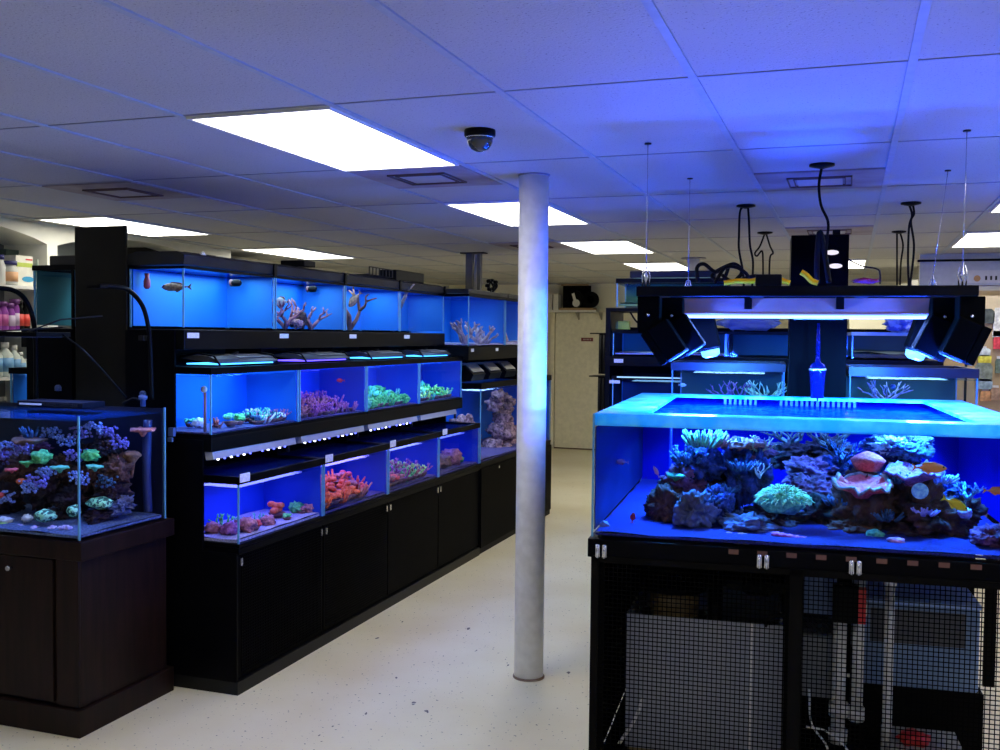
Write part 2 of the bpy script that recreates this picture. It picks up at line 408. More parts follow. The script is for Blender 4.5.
# perforated ventilation doors: fine horizontal and vertical ribs
for i in range(4):
    y = i*BW
    d = MB().box(RX3-.02-RXB, y+.006, .075, RX3-.004-RXB, y+BW-.006, .65)
    dd = d.build('door', doorm, car)
    rb = MB()
    if i < 2:
        for k in range(40): z = .085+k*.014; rb.box(RX3-.004-RXB, y+.03, z, RX3-.0015-RXB, y+BW-.03, z+.005)
    if i == 0:
        for k in range(52): yy = y+.03+k*.0145; rb.box(RX3-.004-RXB, yy, .085, RX3-.0012-RXB, yy+.004, .645)
    if rb.v: rb.build('mesh_insert', doorm, dd)
    for yy in ((.02,) if i == 0 else (-.03, .02)):
        MB().box(RX3-.005-RXB, y+yy, .60, RX3+.003-RXB, y+yy+.015, .635).build('hinge', CHROME, dd)

bgA = bluebg('bright_blue_background', (.0, .155, .52))
bgB = bluebg('deep_blue_background', (.0, .12, .55))
bgC = bluebg('royal_blue_background', (.0, .04, .42))
def lamp(x, y, z, sx, sy, pw, col): return area('tank_lamp', (x, y, z), sx, sy, pw, col)
l1 = ['top-tier blue tank nearest the camera, with a large brown fish', 'top-tier blue tank second along, with red-brown branches', 'top-tier blue tank third along, with forked wood upright', 'top-tier darker blue tank fourth along before the driftwood tank']
l2 = ['middle-tier blue tank nearest the camera, with potted frags and a dipstick gauge', 'middle-tier violet-blue tank second along with purple branching frags', 'middle-tier tank third along with a row of green frags', 'middle-tier tank farthest along with yellow-green frags']
l3 = ['bottom-tier tank nearest the camera with a few rocks and one orange coral', 'bottom-tier tank second along with a bank of orange-red corals', 'bottom-tier tank third along with pink and green corals', 'bottom-tier dim tank fourth along with little inside']
P1 = [3.9, 3.2, 2.8, 1.0]; C1 = [(.55,.8,1)]*4
P2 = [6, 3.2, 4.6, 4.6]; C2 = [(.25,.65,1), (.30,.22,1), (.20,.45,1), (.25,.6,1)]
P3 = [5.0, 5.5, 4.6, 3.4]; C3 = [(.30,.25,1), (.40,.25,1), (.32,.27,1), (.2,.2,1)]
for i in range(4):
    y = Y0+i*BW
    g = 'tanks on the top tier of the aisle shelving'
    tank(l1[i], RXB+.014, y+.004, 1.705, RX1, y+BW-.012, 1.985, bgA, .99, rim=(.012, BLACK), group=g, frame_bot=False)
    lamp(-3.10, y+BW/2, 1.975, .2, .66, P1[i], C1[i])
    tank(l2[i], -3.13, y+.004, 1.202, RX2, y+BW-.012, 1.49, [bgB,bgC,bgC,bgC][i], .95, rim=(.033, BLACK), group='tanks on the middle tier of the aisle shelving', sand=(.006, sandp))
    lamp(-2.96, y+BW/2, 1.515, .25, .5, P2[i], C2[i])
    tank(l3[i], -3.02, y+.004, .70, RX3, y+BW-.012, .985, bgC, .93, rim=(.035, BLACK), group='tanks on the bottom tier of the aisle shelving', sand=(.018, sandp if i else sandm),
         labels=((0, .0 if i < 3 else .05, .29, .08, .04, 'x'),))
    lamp(-2.84, y+BW/2, .985, .24, .6, P3[i]*.8, C3[i])
    MB().box(.012, .012, .302, .352, BW-.03, .306).build('lid', glassmat('dim_lid', (.35,.4,.7), (.4,.5,1), .6, (.003,.01,.10), .55, bump=.1), C.objects['glass_tank' + ('.%03d' % (i*3+2))])
# price tags on the top shelf fascia
for k, yy in enumerate((.02, .83, 1.64, 2.45)):
    MB().box(RX1+.0065-RXB, yy, 1.655, RX1+.009-RXB, yy+.09, 1.68).build('price_label', LABEL, car)
# canopy hoods over the top tier
hoodm = mat('faded_black_hood', (.016, .016, .017), .5, var=.3, scale=5, spec=.2)
for i in range(4):
    y = Y0+i*BW
    h = thing('tank_hood', ['long dull-black hood with a white fleck, on the nearest top tank', 'dull-black hood on the second top tank', 'dull-black hood on the third top tank', 'dull-black hood on the fourth top tank'][i], 'aquarium hood', (RXB, y, 2.0), 0, 'hoods on the top tier tanks')
    d = .012
    MB().prism([(.002, 0), (.32, 0), (.326, .045), (.28, .062), (.05, .064), (.002, .05)], .004, BW-.010).build('cover', hoodm, h)
    m = MB().box(.12, .15, .062, .22, .40, .072); m.build('lid', BPLAS, h)
    MB().box(.326, BW-.035, -.012, .336, BW-.008, .055).build('bracket', BPLAS, h)
    if i == 0: MB().lathe([(.02,.0),(.004,.018)], c=(.285,.2,.058), n=6).build('white_clip', WHITE, h)
# dark oddments lying on the hoods
def simple(name, mb, m, label, cat, loc=(0,0,0), rotz=0, group=None, bevel=0): return tag(mb.build(name, m, loc=loc, rotz=rotz, bevel=bevel), label, cat, group)
simple('storage_box', MB().box(0,0,0,.16,.13,.035), BPLAS, 'small flat black box lying on the hood of the second top tank', 'box', (RXB+.1, 5.15, 2.075), bevel=.004)
t = thing('wire_basket', 'low dark wire rack lying on the hoods over the second top tank', 'rack', (RXB+.1, 5.95, 2.073))
m = MB()
for k in range(8): m.box(0, k*.05, 0, .18, k*.05+.006, .006); m.box(.174, k*.05, .006, .18, k*.05+.006, .05)
m.box(.174, 0, .05, .18, .356, .056).box(0, 0, 0, .006, .356, .006); m.build('wires', GREYB, t)
simple('pump_box', MB().box(0,0,0,.14,.5,.075), BPLAS, 'long black equipment box on the hood of the fourth top tank', 'box', (RXB+.05, 6.55, 2.073), bevel=.006)

# LED hoods resting on the middle tier, LED bars under the shelf above the bottom tier
hl = ['silver-topped LED light lying on the nearest middle tank, glowing blue beneath', 'violet-glowing LED light on the second middle tank', 'silver LED light on the third middle tank', 'silver LED light on the farthest middle tank']
ecol = [(.06,.42,1), (.10,.06,1), (.05,.38,1), (.05,.38,1)]
for i in range(4):
    y = Y0+i*BW
    t = thing('led_light', hl[i], 'aquarium light', (-3.04, y+.1, 1.525), 0, 'lights resting on the middle tier tanks')
    MB().prism([(0,.03), (.21,.010), (.22,.016), (.20,.030), (.16,.044), (.0,.05)], 0, .52).build('housing', mat('dark_light_housing', (.05,.05,.055), .35, .3), t)
    MB().prism([(.10,.045), (.195,.034), (.197,.038), (.10,.050)], .20, .50).build('top_panel', SILV, t)
    MB().box(.02, .02, .003, .20, .50, .009).build('lens', emis('led_lens_%d' % i, ecol[i], 3.5), t)
    for yy in (.0, .51): MB().tube([(.0,yy,.04),(.10,yy,.058),(.19,yy,.045),(.225,yy,.0)], .005, 6).build('mounting_leg', BPLAS, t)
    MB().tube(curve([(.1,.26,.047),(.12,.3,.06),(.02,.34,.055)]), .005, 6).build('power_cord', CORD, t)
bl = ['LED bar with white and blue diodes under the shelf above the nearest bottom tank', 'LED bar above the second bottom tank', 'LED bar above the third bottom tank', 'unlit LED bar above the farthest bottom tank']
for i in range(4):
    y = Y0+i*BW; x = RX2-.02 
    t = thing('led_bar', bl[i], 'aquarium light', (x, y+.01, 1.124), 0, 'light bars under the middle shelf')
    MB().prism([(0,0), (.022,0), (.03,-.034), (-.012,-.040), (-.02,0)], .0, .74 if i < 3 else .66).build('housing', mat('lilac_grey_metal', (.35,.36,.42), .4), t)
    if i < 3:
        for k in range(12):
            w = k % 2 == 0
            if k == 6: continue
            dd = MB().blob((.012, .06+k*.054, -.040), (.007,.007,.005), 0, 0, 1, 1).build('diode', emis('diode_white' if w else 'diode_blue', (.8,.85,1) if w else (.08,.1,1), 9 if w else 6), t)
    MB().box(-.01, .70, -.075, .005, .715, -.0).build('bracket', GREYB, t)
#==FISHCORAL==
def fish(label, p, L, H, yaw, cols, pitch=0, cat='fish', name='fish', T=.35):
    t = thing(name, label, cat, p); t.rotation_euler = (0, pitch, yaw)
    body, finc = cols
    prof = [(0,.02),(.06,.35),(.16,.72),(.30,.97),(.45,1),(.6,.85),(.75,.55),(.88,.28),(1,.17)]
    m = MB(); rs = []
    for (k, s) in prof:
        rs.append([Vector((L*(.5-k), T*H*.5*s*math.cos(a), H*.5*s*math.sin(a))) for a in [2*PI*j/12 for j in range(12)]])
    m.rings(rs); m.build('body', body, t)
    MB().prism([(-L*.49,0),(-L*.68,H*.42),(-L*.62,0),(-L*.68,-H*.42)], -.0015, .0015).build('tail_fin', finc, t)
    MB().prism([(L*.25,H*.38),(L*.08,H*.62),(-L*.25,H*.55),(-L*.38,H*.2),(0,H*.4)], -.001, .001).build('dorsal_fin', finc, t)
    MB().prism([(0,-H*.42),(-L*.12,-H*.66),(-L*.36,-H*.2)], -.001, .001).build('anal_fin', finc, t)
    MB().blob((L*.38, 0, H*.12), (.005*L/.1, T*H*.36, .005*L/.1), 0, 0, 1, 2).build('eye', BPLAS, t)
    return t
ROCKS = {
 'brown': mat('brown_live_rock', (.06,.022,.010), .9, scale=14, col2=(.16,.06,.045), bump=1, bscale=40),
 'purple': mat('coralline_rock', (.06,.015,.02), .9, scale=16, col2=(.26,.08,.20), bump=1, bscale=45),
 'blue': mat('blue_grey_rock', (.008,.008,.02), .9, scale=22, col2=(.05,.09,.40), bump=1, bscale=50),
 'dark': mat('dark_live_rock', (.015,.008,.008), .9, scale=14, col2=(.06,.022,.03), bump=1, bscale=35),
 'pink': mat('pink_live_rock', (.10,.05,.05), .9, scale=40, col2=(.65,.36,.34), bump=1, bscale=60),
 'grey': mat('grey_boulder', (.08,.06,.05), .8, scale=10, col2=(.14,.17,.34), bump=.7, bscale=25),
}
def rock(label, p, r, kind, seed, amp=.32, group=None, rotz=0, sub=4, freq=1.9):
    return tag(MB().blob((0,0,0), r, seed, amp, freq, sub).build('live_rock', ROCKS[kind], loc=p, rotz=rotz), label, 'rock', group)
def fingers(n, R, h, r, seed, spread=.7, tip=.6):
    q = random.Random(seed); m = MB()
    for k in range(n):
        a = q.uniform(0, 2*PI); d = R*math.sqrt(q.random())*.6; l = h*q.uniform(.6, 1.1)
        b0 = Vector((d*math.cos(a), d*math.sin(a), 0)); dr = Vector((math.cos(a)*spread*d/R*1.6, math.sin(a)*spread*d/R*1.6, 1)).normalized()
        side = Vector((q.uniform(-.3,.3), q.uniform(-.3,.3), 0))
        m.tube([b0, b0+dr*l*.5+side*l*.1, b0+dr*l+side*l*.3], r, 5, rads=[r, r*.9, r*tip])
    return m
def branchy(n, R, h, r, seed):
    q = random.Random(seed); m = MB()
    def grow(p, d, l, rr, lev):
        e = p+d*l; mid = (p+e)/2+Vector((q.uniform(-1,1),q.uniform(-1,1),q.uniform(-.5,1)))*l*.12
        m.tube([p, mid, e], rr, 6, rads=[rr, rr*.85, rr*.65])
        if lev:
            for _ in range(2 if lev > 1 else 2):
                nd = (d+Vector((q.uniform(-1,1), q.uniform(-1,1), q.uniform(-.2,.9)))*.8).normalized()
                grow(e-d*l*.1, nd, l*.7, rr*.65, lev-1)
    for k in range(n):
        a = 2*PI*k/n+q.random(); grow(Vector((0,0,0)), Vector((math.cos(a)*R, math.sin(a)*R, 1)).normalized(), h*.45, r, 2)
    return m
def plate(R, h, seed, wav=.12, n=28, thick=.006):
    rs = []
    prof = [(.12, -h), (.35, -.35*h), (.75, -.1*h), (1.0, 0), (1.0, thick), (.7, thick+h*.10), (.4, thick+h*.12), (.05, thick+h*.05)]
    for (k, z) in prof:
        ring = []
        for j in range(n):
            a = 2*PI*j/n; v = noise.noise(Vector((math.cos(a)*1.5, math.sin(a)*1.5, seed*7.1)))
            rr = R*k*(1+wav*2*v*k); ring.append(Vector((rr*math.cos(a), rr*math.sin(a), z+R*.28*k*k*noise.noise(Vector((math.cos(a)*2, math.sin(a)*2, seed*3.3))))))
        rs.append(ring)
    return MB().rings(rs)
def bowl(R, h, seed, wav=.15, n=40, rimw=.012):
    def ring(k, z):
        out = []
        for j in range(n):
            a = 2*PI*j/n; v = noise.noise(Vector((math.cos(a)*1.8, math.sin(a)*1.8, seed*7.1)))
            w2 = noise.noise(Vector((math.cos(a)*3.2, math.sin(a)*3.2, seed*3.3)))
            rr = R*k*(1+wav*2*v*k); out.append(Vector((rr*math.cos(a), rr*math.sin(a)*.8, z+R*.30*k*k*w2)))
        return out
    body = MB().rings([ring(.25,-h*1.6), ring(.45,-h*.9), ring(.8,-h*.35), ring(1,0), ring(.93,.004), ring(.6,-h*.22), ring(.3,-h*.25), ring(.05,-h*.12)])
    rim = MB().rings([ring(.97,-.002), ring(1.05,.0), ring(1.06,rimw*.6), ring(.96,rimw*.8), ring(.90,.0035)], cap=False)
    return body, rim
CM = {}
def cmat(name, c1, c2=None, scale=60): return mat(name, c1, .7, scale=scale, col2=c2 or tuple(min(1, x*1.5+.03) for x in c1), bump=.5, bscale=80)
GRN = cmat('green_coral', (.03,.32,.08), (.25,.85,.22)); TEA = cmat('teal_coral', (.05,.35,.22), (.25,.85,.5)); PNK = cmat('pink_coral', (.65,.05,.06), (.95,.14,.13), 90)
ORG = cmat('orange_coral', (.85,.10,.02), (1,.22,.07)); PUR = cmat('purple_coral', (.22,.05,.16), (.6,.18,.4)); YGR = cmat('yellow_green_coral', (.35,.7,.12), (.7,1,.3)); MUT = cmat('mauve_coral', (.30,.08,.08), (.7,.26,.25))
BLU = cmat('blue_coral', (.012,.03,.09), (.08,.20,.38)); BRN = cmat('brown_coral', (.18,.08,.05), (.35,.16,.1)); WHT = cmat('white_coral', (.7,.7,.75)); 
STRI = mat('striped_green_coral', (.02,.12,.06), .6, scale=70, col2=(.45,1,.55), thr=(.47,.53))
PALE = cmat('pale_lilac_branch', (.25,.17,.19), (.50,.38,.40), 20); WOOD = mat('dark_driftwood', (.16,.07,.05), .8, scale=12, col2=(.30,.15,.12), bump=.6)
potm = mat('terracotta_plug', (.25,.10,.08), .8)

def frag(kind, m, seed, s=1):
    if kind == 'finger': b = fingers(9, .028*s, .045*s, .0045*s, seed)
    elif kind == 'branch': b = branchy(4, .8, .06*s, .0055*s, seed)
    elif kind == 'blob': b = MB().blob((0,0,.02*s), (.028*s,.028*s,.02*s), seed, .4, 3, 3)
    elif kind == 'button':
        b = MB(); q = random.Random(seed)
        for _ in range(7): a = q.uniform(0, 6.3); d = q.uniform(0,.022)*s; b.blob((d*math.cos(a), d*math.sin(a), .02*s+q.uniform(0,.012)*s), (.010*s,.010*s,.007*s), 1, .1, 2, 2)
    t = bpy.data.objects.new('frag_coral', None); C.objects.link(t)
    b.build('polyps', m, t)
    MB().lathe([(.010*s,0),(.015*s,.006*s),(.019*s,.012*s),(.019*s,.014*s)], n=10).build('plug', potm, t)
    return t
protos = {}
used = set()
def place_frag(kind, m, seed, p, label, group, s=1, rz=0):
    k = (kind, m.name, seed, s)
    if k not in protos: protos[k] = frag(kind, m, seed, s); o = protos[k]
    else: o = dup(protos[k], None)
    o.location = p; o.rotation_euler.z = rz; tag(o, label, 'coral', group); return o

# ---- middle tier frags (zt = tank floor)
zt = 1.202+.013
def rowfrags(i, n, kinds, mats, label, group, x0=-3.14, x1=-2.83, s=1.0, z=zt, seed=1):
    q = random.Random(seed); y0 = Y0+i*BW+.05; y1 = Y0+(i+1)*BW-.07; cols = int(n/3); k = 0
    for r in range(3):
        for c in range(cols):
            y = y0+(y1-y0)*(c+.5+(.25 if r % 2 else -.25)*.8)/cols
            x = x1-.03-(x1-x0-.05)*r/2.6
            kk = q.randrange(len(kinds)); mm = q.randrange(len(mats))
            place_frag(kinds[kk], mats[mm], q.randrange(2), (x+q.uniform(-.01,.01), y, z+r*.026), label(k, mats[mm], r, c, cols) if callable(label) else label, group, s, q.uniform(0,6)); k += 1
rowfrags(1, 27, ['branch','finger'], [MUT, PUR], 'one of the purple-brown branching frags crowding the second middle tank', 'frags in the second middle tank', seed=3, s=1.5)
rowfrags(2, 27, ['branch','finger','blob'], [GRN, TEA, GRN], 'one of the green frags lined up in the third middle tank', 'frags in the third middle tank', seed=5, s=1.55)
rowfrags(3, 24, ['branch','finger','button'], [YGR, GRN, TEA], 'one of the yellow-green frags in the farthest middle tank', 'frags in the farthest middle tank', seed=6, s=1.5)
# nearest middle tank: left cluster, potted frags, small blue-white frags
for k, (px, py, kd, m, s, l) in enumerate([
  (190, 420, 'button', TEA, 1.2, 'teal-white button frag in the left corner of the nearest middle tank'),
  (199, 424, 'blob', WHT, 1.1, 'pale lumpy frag in a pot by the dipstick gauge'),
  (217, 425, 'finger', MUT, 1.1, 'stubby brown finger frag in a pot right of the tank corner'),
  (231, 415, 'button', TEA, 1.9, 'large pale teal button coral in the nearest middle tank'),
  (239, 412, 'button', GRN, 1.5, 'green button coral beside the pale teal one, nearest middle tank'),
  (252, 413, 'branch', BLU, 1.4, 'blue-white branching frag right of the green button coral'),
  (262, 410, 'button', WHT, 1.1, 'white-dotted frag in the middle of the nearest middle tank')]):
    p = at(px, py, 4.12+.005*k) if px < 206 else atx(px, py, -2.88-.012*(k % 3)); p.z = zt+.004
    place_frag(kd, m, 3+k, p, l, 'frags in the nearest middle tank', s)
q = random.Random(11)
for k in range(16):
    y = 4.42+.28*(k % 8)/8; x = -2.86-.07*(k//8)
    place_frag(['button','branch','finger'][k % 3], [BLU, TEA, WHT, PUR][k % 4], 2, (x, y, zt+.01*(k//8)), 'small blue or white frag at the far end of the nearest middle tank', 'small frags at the far end of the nearest middle tank', 1.35, q.uniform(0,6))
t = thing('dipstick_gauge', 'brown dipstick gauge with round white knob standing in the nearest middle tank', 'gauge', (-2.862, 3.99, zt))
MB().lathe([(.007,0),(.007,.19)], n=10).build('stem', mat('brown_stem', (.3,.12,.1), .6), t)
MB().lathe([(.0,-.004),(.016,-.004),(.016,.004),(.0,.004)], c=(.0,-.008,.20), n=16, ax='y').build('knob', WHITE, t)

# ---- bottom tier
z3 = .70+.022
bt = [(222,527,'branch',GRN,1.6,4.15,'y','green branching coral in the near left corner of the nearest bottom tank'),
 (213,536,'blob',MUT,1.4,4.05,'y','mauve rubble piece by the end glass of the nearest bottom tank'),
 (230,531,'blob',PUR,1.6,4.05,'y','purple lump beside the near corner seam of the nearest bottom tank'),
 (246,533,'blob',MUT,1.8,-2.74,'x','mauve lump just right of the near corner in the nearest bottom tank'),
 (254,528,'button',PNK,1.5,-2.72,'x','pinkish button frag, nearest bottom tank'),
 (259,524,'branch',TEA,1.3,-2.78,'x','teal branching coral, nearest bottom tank'),
 (277,519,'button',ORG,2.3,-2.80,'x','bright orange coral clump in the nearest bottom tank'),
 (297,517,'blob',GRN,1.5,-2.78,'x','dull green lump right of the orange clump'),
 (302,517,'button',MUT,1.2,-2.74,'x','small mauve frag near the far end of the nearest bottom tank'),
 (313,513,'branch',GRN,1.2,-2.80,'x','small green sprig at the far end of the nearest bottom tank')]
bt += [(268,523,'blob',MUT,1.3,-2.73,'x','small mauve lump left of the orange coral clump'),
 (287,521,'button',GRN,1.2,-2.72,'x','low green button coral just right of the orange coral clump'),
 (240,529,'branch',TEA,1.4,-2.80,'x','pale teal sprig behind the corner lump of the nearest bottom tank'),
 (308,512,'blob',MUT,1.2,-2.73,'x','tiny mauve lump at the far glass of the nearest bottom tank')]
for k, (px,py,kd,m,s,c,ax,l) in enumerate(bt):
    p = at(px,py,c) if ax == 'y' else atx(px,py,c); p.z = z3-.004
    place_frag(kd, m, 20+k, p, l, 'corals in the nearest bottom tank', s)
q = random.Random(4)
for k in range(24):
    y = 4.80+.56*(k % 8)/8+.02*(k//8); x = -2.70-.07*(k//8)
    place_frag('button' if k % 3 else 'finger', ORG if k % 8 < 6 else (PNK if k % 2 else MUT), k % 2, (x, y, z3+.01+.03*(k//8)), 'one of the orange-red coral clumps massed in the second bottom tank', 'orange corals in the second bottom tank', 2.0, q.uniform(0,6))
for k in range(24):
    y = 5.62+.62*(k % 8)/8; x = -2.70-.08*(k//8)
    mm = (PNK if k % 2 else MUT) if k % 8 < 3 else [GRN, MUT, YGR, PUR][k % 4]
    place_frag(['button','branch'][int(k % 8 >= 3)], mm, k % 2, (x, y, z3+.01+.012*(k//8)), 'one of the pink and green corals massed in the third bottom tank', 'corals in the third bottom tank', 1.9, q.uniform(0,6))
for k, (y, m, s, l) in enumerate([(6.65,BRN,2.6,'brown lump in the fourth bottom tank'),(6.82,MUT,3.0,'tall mauve lump in the fourth bottom tank'),(6.95,GRN,1.8,'small bright green coral in the fourth bottom tank'),(6.52,BRN,2.2,'small brown coral at the near end of the fourth bottom tank')]):
    place_frag('blob', m, 40+k, (-2.76, y, z3), l, 'corals in the fourth bottom tank', s)

# ---- top tier fish and wood
bfish = mat('brown_speckled_scales', (.10,.06,.04), .5, scale=80, col2=(.35,.22,.15)); bfin = mat('brown_fin', (.14,.09,.06), .6)
p = at(173, 288, 4.03); p.x = min(p.x, -2.99); fish('large brown speckled fish in the nearest top tank', at(174,287,4.05), .15, .04, PI, (bfish, bfin))
fish('pale grey oval fish in the second top tank', (-3.06, 4.98, 1.86), .10, .055, PI*.9, (mat('grey_scales', (.3,.3,.33), .4), bfin))
fish('dark slim fish over the wood in the third top tank', (-3.04, 5.83, 1.90), .11, .05, PI*1.2, (bfish, bfin), pitch=.9)
def powerhead(label, p, rz=0):
    t = thing('circulation_pump', label, 'pump', p, rz, 'circulation pumps in the top tanks')
    MB().lathe([(.010,-.03),(.018,-.02),(.020,.01),(.014,.02)], n=14, ax='x').build('body', BPLAS, t)
    MB().lathe([(.008,.018),(.019,.024),(.020,.032),(.012,.036)], n=14, ax='x').build('nozzle', mat('pinkish_plastic', (.12,.05,.06), .5), t)
powerhead('dark round pump at the near end glass of the nearest top tank', at(138,283,4.04))
simple('red_bottle_float', MB().lathe([(.008,0),(.016,.01),(.016,.04),(.010,.055),(.012,.075)], n=12), mat('dull_red', (.35,.05,.06), .5), 'small dull red float hanging in the nearest top tank by the end glass', 'float', at(147,289,4.0))
powerhead('round pump near the far end of the nearest top tank', atx(236,283,-3.14), PI); powerhead('round pump in the second top tank', atx(312,289,-3.14), PI)
def nozzle(label, p):
    m = MB()
    pts = [(0,0,0),(0,.12,.01)]; m.tube(pts, .009, 8)
    for k in range(5): m.lathe([(.012,k*.022),(.012,k*.022+.008)], n=8, ax='y')
    simple('ribbed_hose_nozzle', m, BPLAS, label, 'hose', p)
nozzle('ribbed black hose end at the far end of the nearest top tank', atx(252,283,-3.16)); nozzle('ribbed black hose end in the second top tank', atx(325,291,-3.16))
def branchrock(label, p, h, m, seed, n=3, r=.012, R=.9): return tag(branchy(n, R, h, r, seed).build('branch', m, loc=p), label, 'driftwood', None)
REDB = mat('reddish_branch', (.28,.10,.12), .8, scale=20, col2=(.5,.25,.25), bump=.5)
branchrock('reddish branch at the near end of the second top tank', (-3.05, 4.83, 1.712), .20, REDB, 2, 3)
branchrock('spiky reddish branch in the middle of the second top tank', (-3.08, 5.06, 1.712), .22, REDB, 9, 4)
branchrock('reddish branch at the far end of the second top tank', (-3.08, 5.35, 1.712), .18, REDB, 5, 4)
branchrock('tall forked dark wood in the third top tank', (-3.07, 5.83, 1.712), .34, WOOD, 12, 3, .016, .5)
branchrock('pale wood stump in the fourth top tank', (-3.07, 6.48, 1.712), .42, mat('pale_stump', (.35,.27,.24), .8), 15, 2, .022, .35)
rock('small pale rock among the branches of the second top tank', (-3.09, 5.20, 1.74), (.035,.05,.028), 'pink', 77, .4)
rock('dark upright rock in the second top tank', (-3.10, 5.28, 1.76), (.03,.03,.05), 'dark', 78, .4)
fish('tiny red fish in the second middle tank', at(346, 386, 5.25)-Vector((.0,0,0)) if False else Vector((-2.92, 5.42, 1.40)), .05, .022, PI, (mat('red_scales', (.9,.05,.05), .4), RED))

# ---- second shelving unit further along the aisle
Y2 = Y0+4*BW+.005; L2 = 1.92
c2 = thing('aquarium_shelving', 'farther black shelving unit whose end shows beyond the white pole', 'shelving', (RXB, Y2, 0))
W3 = RX3-RXB
MB().box(0,0,0,W3,L2,.69).build('cabinet', BLACK, c2, bevel=.003)
for k in range(2):
    MB().box(W3,.006+k*.96,.05,W3+.012,.95+k*.96,.66).build('door', doorm, c2)
    MB().box(W3+.010,.40+k*.9,.62,W3+.016,.42+k*.9,.64).build('hinge', CHROME, c2)
MB().box(0,0,.69,.012,L2,2.0).build('back_board', BLACKM, c2)
MB().box(.012,0,1.49,RX2+.05-RXB,L2,1.595).build('shelf', BPLAS, c2)
MB().box(.012,L2-.02,.69,W3-.1,L2,1.49).build('upright', BLACK, c2)
for yy in (.05, .62): MB().box(RX2+.05-RXB, yy, 1.555, RX2+.0525-RXB, yy+.06, 1.58).build('price_label', LABEL, c2)
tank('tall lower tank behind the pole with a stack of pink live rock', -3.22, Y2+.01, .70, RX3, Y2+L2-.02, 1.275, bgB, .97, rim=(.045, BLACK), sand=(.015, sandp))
lamp(-2.9, Y2+.5, 1.30, .3, .8, 7, (.5,.62,1))
tank('upper tank of the far shelving, with pale driftwood branches', RXB+.016, Y2+.01, 1.60, RX2+.045, Y2+.86, 1.985, bgA, .98, rim=(.02, BLACK), frame_bot=False, sand=(.012, sandm))
tank('upper tank half hidden behind the pole with a leaning striped branch', RXB+.016, Y2+.88, 1.60, RX2+.045, Y2+L2-.02, 1.985, bgA, .98, rim=(.02, BLACK), frame_bot=False, sand=(.03, sandm))
lamp(-3.0, Y2+.42, 1.98, .25, .6, 5, (.6,.8,1)); lamp(-3.0, Y2+1.3, 1.98, .25, .6, 5, (.6,.8,1))
branchrock('pale curved driftwood at the near end of the far upper tank', (-2.84, 7.30, 1.61), .24, PALE, 31, 3, .022, .6)
branchrock('pale forked driftwood in the middle of the far upper tank', (-2.84, 7.62, 1.61), .22, PALE, 33, 4, .020, 1.1)
branchrock('small pale driftwood at the right of the far upper tank', (-2.86, 7.84, 1.61), .15, PALE, 36, 4, .014, 1)
simple('leaning_branch', MB().tube(curve([(0,.18,0),(0,.06,.12),(.0,-.02,.26)]), .03, 10, rads=None), mat('striped_wood', (.15,.06,.06), .7, scale=30, col2=(.6,.45,.4)), 'leaning striped branch in the far upper tank beside the pole', 'driftwood', (-2.86, 8.15, 1.64))
rk = [(500,452,22),(509,448,20),(493,448,18),(503,432,20),(512,432,16),(497,430,14),(503,418,15),(507,408,12),(495,405,14),(498,396,12),(506,398,9),(510,402,9)]
for k, (px, py, r) in enumerate(rk):
    p = atx(px, py, -2.86-.02*(k % 3)); s = r/190
    rock(['pink live rock piece, lowest layer of the stack by the pole','pink live rock piece, middle of the stack by the pole','pink live rock piece, upper part of the stack by the pole'][k//4], p, (s,s,s*.8), 'pink', 60+k, .45, 'live rock stacked in the tall lower tank', sub=3)
for k, (px, py, r) in enumerate([(466,452,14),(470,440,12),(464,425,12),(468,436,9)]):
    p = at(px, py, 7.32); s = r/130
    rock('pink live rock piece seen through the end glass of the tall lower tank', p, (s,s,s*.8), 'pink', 80+k, .45, 'live rock behind the end glass of the tall lower tank', sub=3)
for k, yy in enumerate((7.45, 7.85, 8.25)):
    t = thing('reflector_lamp', ['ribbed dark lamp over the tall lower tank, nearest of three', 'ribbed dark lamp over the tall lower tank, middle of three', 'ribbed dark lamp beside the pole, farthest of three'][k], 'aquarium light', (-2.95, yy, 1.325), 0, 'ribbed lamps on the tall lower tank')
    MB().prism([(-.10,0),(.16,0),(.18,.05),(.10,.12),(-.06,.12),(-.10,.06)], -.14, .14).build('housing', BPLAS, t)
    m = MB()
    for j in range(9): m.box(-.03, -.13+j*.031, .122, .10, -.115+j*.031, .134)
    m.prism([(.11,.118),(.17,.066),(.176,.07),(.115,.124)], -.12, .12); m.build('ribs', mat('grey_ribs', (.22,.21,.19), .5), t)
for k in range(2):
    simple('tank_hood', MB().box(0,0,0,.50,.93,.035), hoodm, ['low black cover on the upper driftwood tank', 'low black cover on the upper tank beside the pole'][k], 'aquarium hood', (RXB+.012, Y2+.01+k*.95, 2.003), bevel=.004)
t = thing('artificial_plant', 'small black leafy silhouette on top of the far shelving beside the pole', 'plant', (-3.0, 8.35, 2.038))
m = MB(); q = random.Random(2)
m.tube(curve([(0,0,0),(.02,0,.06),(-.01,0,.13)]), .008, 6); m.tube(curve([(0,0,.02),(.03,.06,.08),(.0,.10,.12)]), .008, 6); m.tube(curve([(0,0,.02),(0,-.06,.07),(.02,-.08,.12)]), .007, 6); m.build('stem', BPLAS, t)
m = MB()
for (y, z) in ((0,.13),(.10,.12),(-.08,.12),(.05,.06),(-.05,.05),(.08,.09),(-.1,.08)):
    m.blob((0,y,z), (.02,.028,.016), y*9, .4, 2, 2)
m.build('leaves', BPLAS, t)
